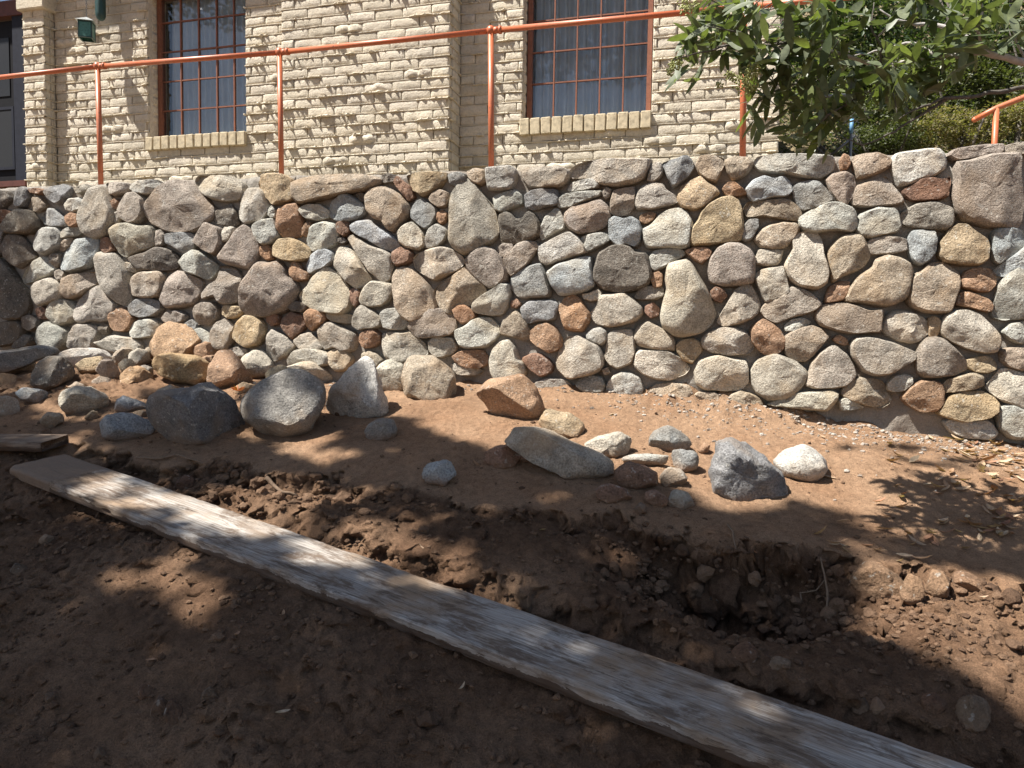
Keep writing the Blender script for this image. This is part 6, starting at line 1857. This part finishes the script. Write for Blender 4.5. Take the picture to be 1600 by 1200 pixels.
HOLES = [(250, 784, 115, 34), (400, 832, 95, 30), (525, 872, 80, 24), (660, 922, 60, 14), (860, 1000, 60, 12), (1010, 1060, 50, 10), (250, 905, 75, 34), (320, 950, 45, 34), (40, 850, 25, 12), (445, 772, 75, 26), (505, 712, 55, 14), (590, 825, 70, 28), (690, 868, 70, 30), (800, 905, 50, 16), (640, 910, 60, 12), (1078, 1022, 30, 16),
         (950, 860, 40, 16), (1045, 875, 30, 18), (760, 985, 50, 10), (880, 1022, 60, 10), (1150, 1115, 70, 10), (1400, 820, 70, 14), (1330, 850, 40, 10), (880, 780, 40, 10), (150, 700, 40, 10), (80, 690, 60, 8), (560, 765, 40, 14), (710, 935, 40, 10)]
DAPP = [(1470, 735, 90, 14, .25), (1400, 708, 50, 8, .25), (60, 600, 70, 40, .45), (-60, 600, 80, 60, .6), (150, 650, 60, 20, .5), (230, 600, 20, 15, .4), (440, 640, 60, 45, .42), (-60, 540, 70, 60, .6)]
def shade_p(x, y):
    p = 1.0 if inpoly(x, y, SHADE) else 0.0
    if p:
        for P in LITP:
            if inpoly(x, y, P): p = 0.0
        for (cx, cy, rx, ry) in HOLES:
            q = ((x - cx) / rx) ** 2 + ((y - cy) / ry) ** 2
            if q < 1: p = min(p, 0.04)
            elif q < 1.8: p = min(p, 0.04 + (q - 1) * 0.55)
    for (cx, cy, rx, ry, k) in DAPP:
        q = ((x - cx) / rx) ** 2 + ((y - cy) / ry) ** 2
        if q < 1: p = max(p, k * 0.5)
    return p
oak = empty('shade_tree', None, (-7.0, -1.6, float(ground_z(*sd_of((-7.0, -1.6, 0))))))
tag(oak, 'broad tree left of the viewer whose crown shades the foreground dirt', 'tree')
OB = Vector(oak.location)
rc = random.Random(99); rcn = np.random.RandomState(9)
Lz = LDIR / LDIR[2]
cells = {}
V = []; F = []; cnt = 0; ctr = []
NCL = 0
while cnt < 62000:
    s = rc.uniform(-3.2, 9.6); d = rc.uniform(0.15, 5.6)
    gp = w2(s, d, float(base_z(s, d)))
    x, y, zd = project(gp)
    if zd < 0.3: pr = 1.0
    else: pr = shade_p(x, y)
    if rc.random() > pr: continue
    h = 7.6 + 2.2 * rc.random()
    c0 = gp + Lz * h
    for _ in range(5):
        c = c0 + np.array([rc.gauss(0, 1), rc.gauss(0, 1), rc.gauss(0, 1)]) * 0.025
        v = c - CAM; zf = v @ _f
        if zf > 0.05:
            qx, qy, _z = project(c)
            if -60 < qx < 1660 and qy > -60: continue
        a = Vector((rc.gauss(0, 1), rc.gauss(0, 1), rc.gauss(0, 0.5))).normalized()
        b = a.cross(Vector((rc.gauss(0, 0.5), rc.gauss(0, 0.5), 1))).normalized()
        l = rc.uniform(0.09, 0.16); w = l * 0.3
        C = Vector(c) - OB
        k = len(V)
        V += [C, C + a * l * 0.5 + b * w, C + a * l, C + a * l * 0.5 - b * w]; F.append((k, k + 1, k + 2, k + 3)); cnt += 1
    if pr > 0.9 and d > 1.7 and rc.random() < 0.004: ctr.append(Vector(c0) - OB)
# sprays that dapple the far left of the wall
k0 = 0
while k0 < 2600:
    x, y = rc.uniform(-160, 62), rc.uniform(330, 560)
    if rc.random() > (0.75 if x < 20 else 0.4): continue
    s, z = wall_sz(x, y)
    if fbm(s, z, 5.0, 2, 77) < 0.05: continue
    c = w2(s, 0.05, z) + Lz * rc.uniform(6.5, 8.5) + np.array([rc.gauss(0, 1), rc.gauss(0, 1), rc.gauss(0, 1)]) * 0.03
    a = Vector((rc.gauss(0, 1), rc.gauss(0, 1), rc.gauss(0, 0.5))).normalized(); b = a.cross(Vector((rc.gauss(0, 0.5), rc.gauss(0, 0.5), 1))).normalized()
    l = rc.uniform(0.07, 0.12); w = l * 0.3; C = Vector(c) - OB; k = len(V)
    V += [C, C + a * l * 0.5 + b * w, C + a * l, C + a * l * 0.5 - b * w]; F.append((k, k + 1, k + 2, k + 3)); k0 += 1
mesh_obj('crown', V, F, M['leaf_shade'], oak)
b = MB()
fork = Vector((0.4, 0.4, 5.6))
b.tube([(0, 0, -0.4), (0.05, 0.05, 1.2), fork * 0.75, fork], [0.36, 0.28, 0.23, 0.19], 14)
hubs = []
for k in range(9):
    tgt = ctr[(k * 7) % len(ctr)]
    mid = fork.lerp(tgt, 0.5) + Vector((0, 0, 0.35))
    b.tube([fork, fork.lerp(mid, 0.5) + Vector((0, 0, 0.2)), mid, tgt], [0.11, 0.08, 0.06, 0.02], 9); hubs += [mid, tgt, fork.lerp(mid, 0.7)]
for c in ctr:
    hb = min(hubs, key=lambda q: (q - c).length)
    b.tube([hb, hb.lerp(c, 0.6) + Vector((0, 0, 0.06)), c], [0.022, 0.012, 0.004], 6)
# drop any wood that would cross the picture
b.obj('trunk', M['bark'], oak, smooth=True)
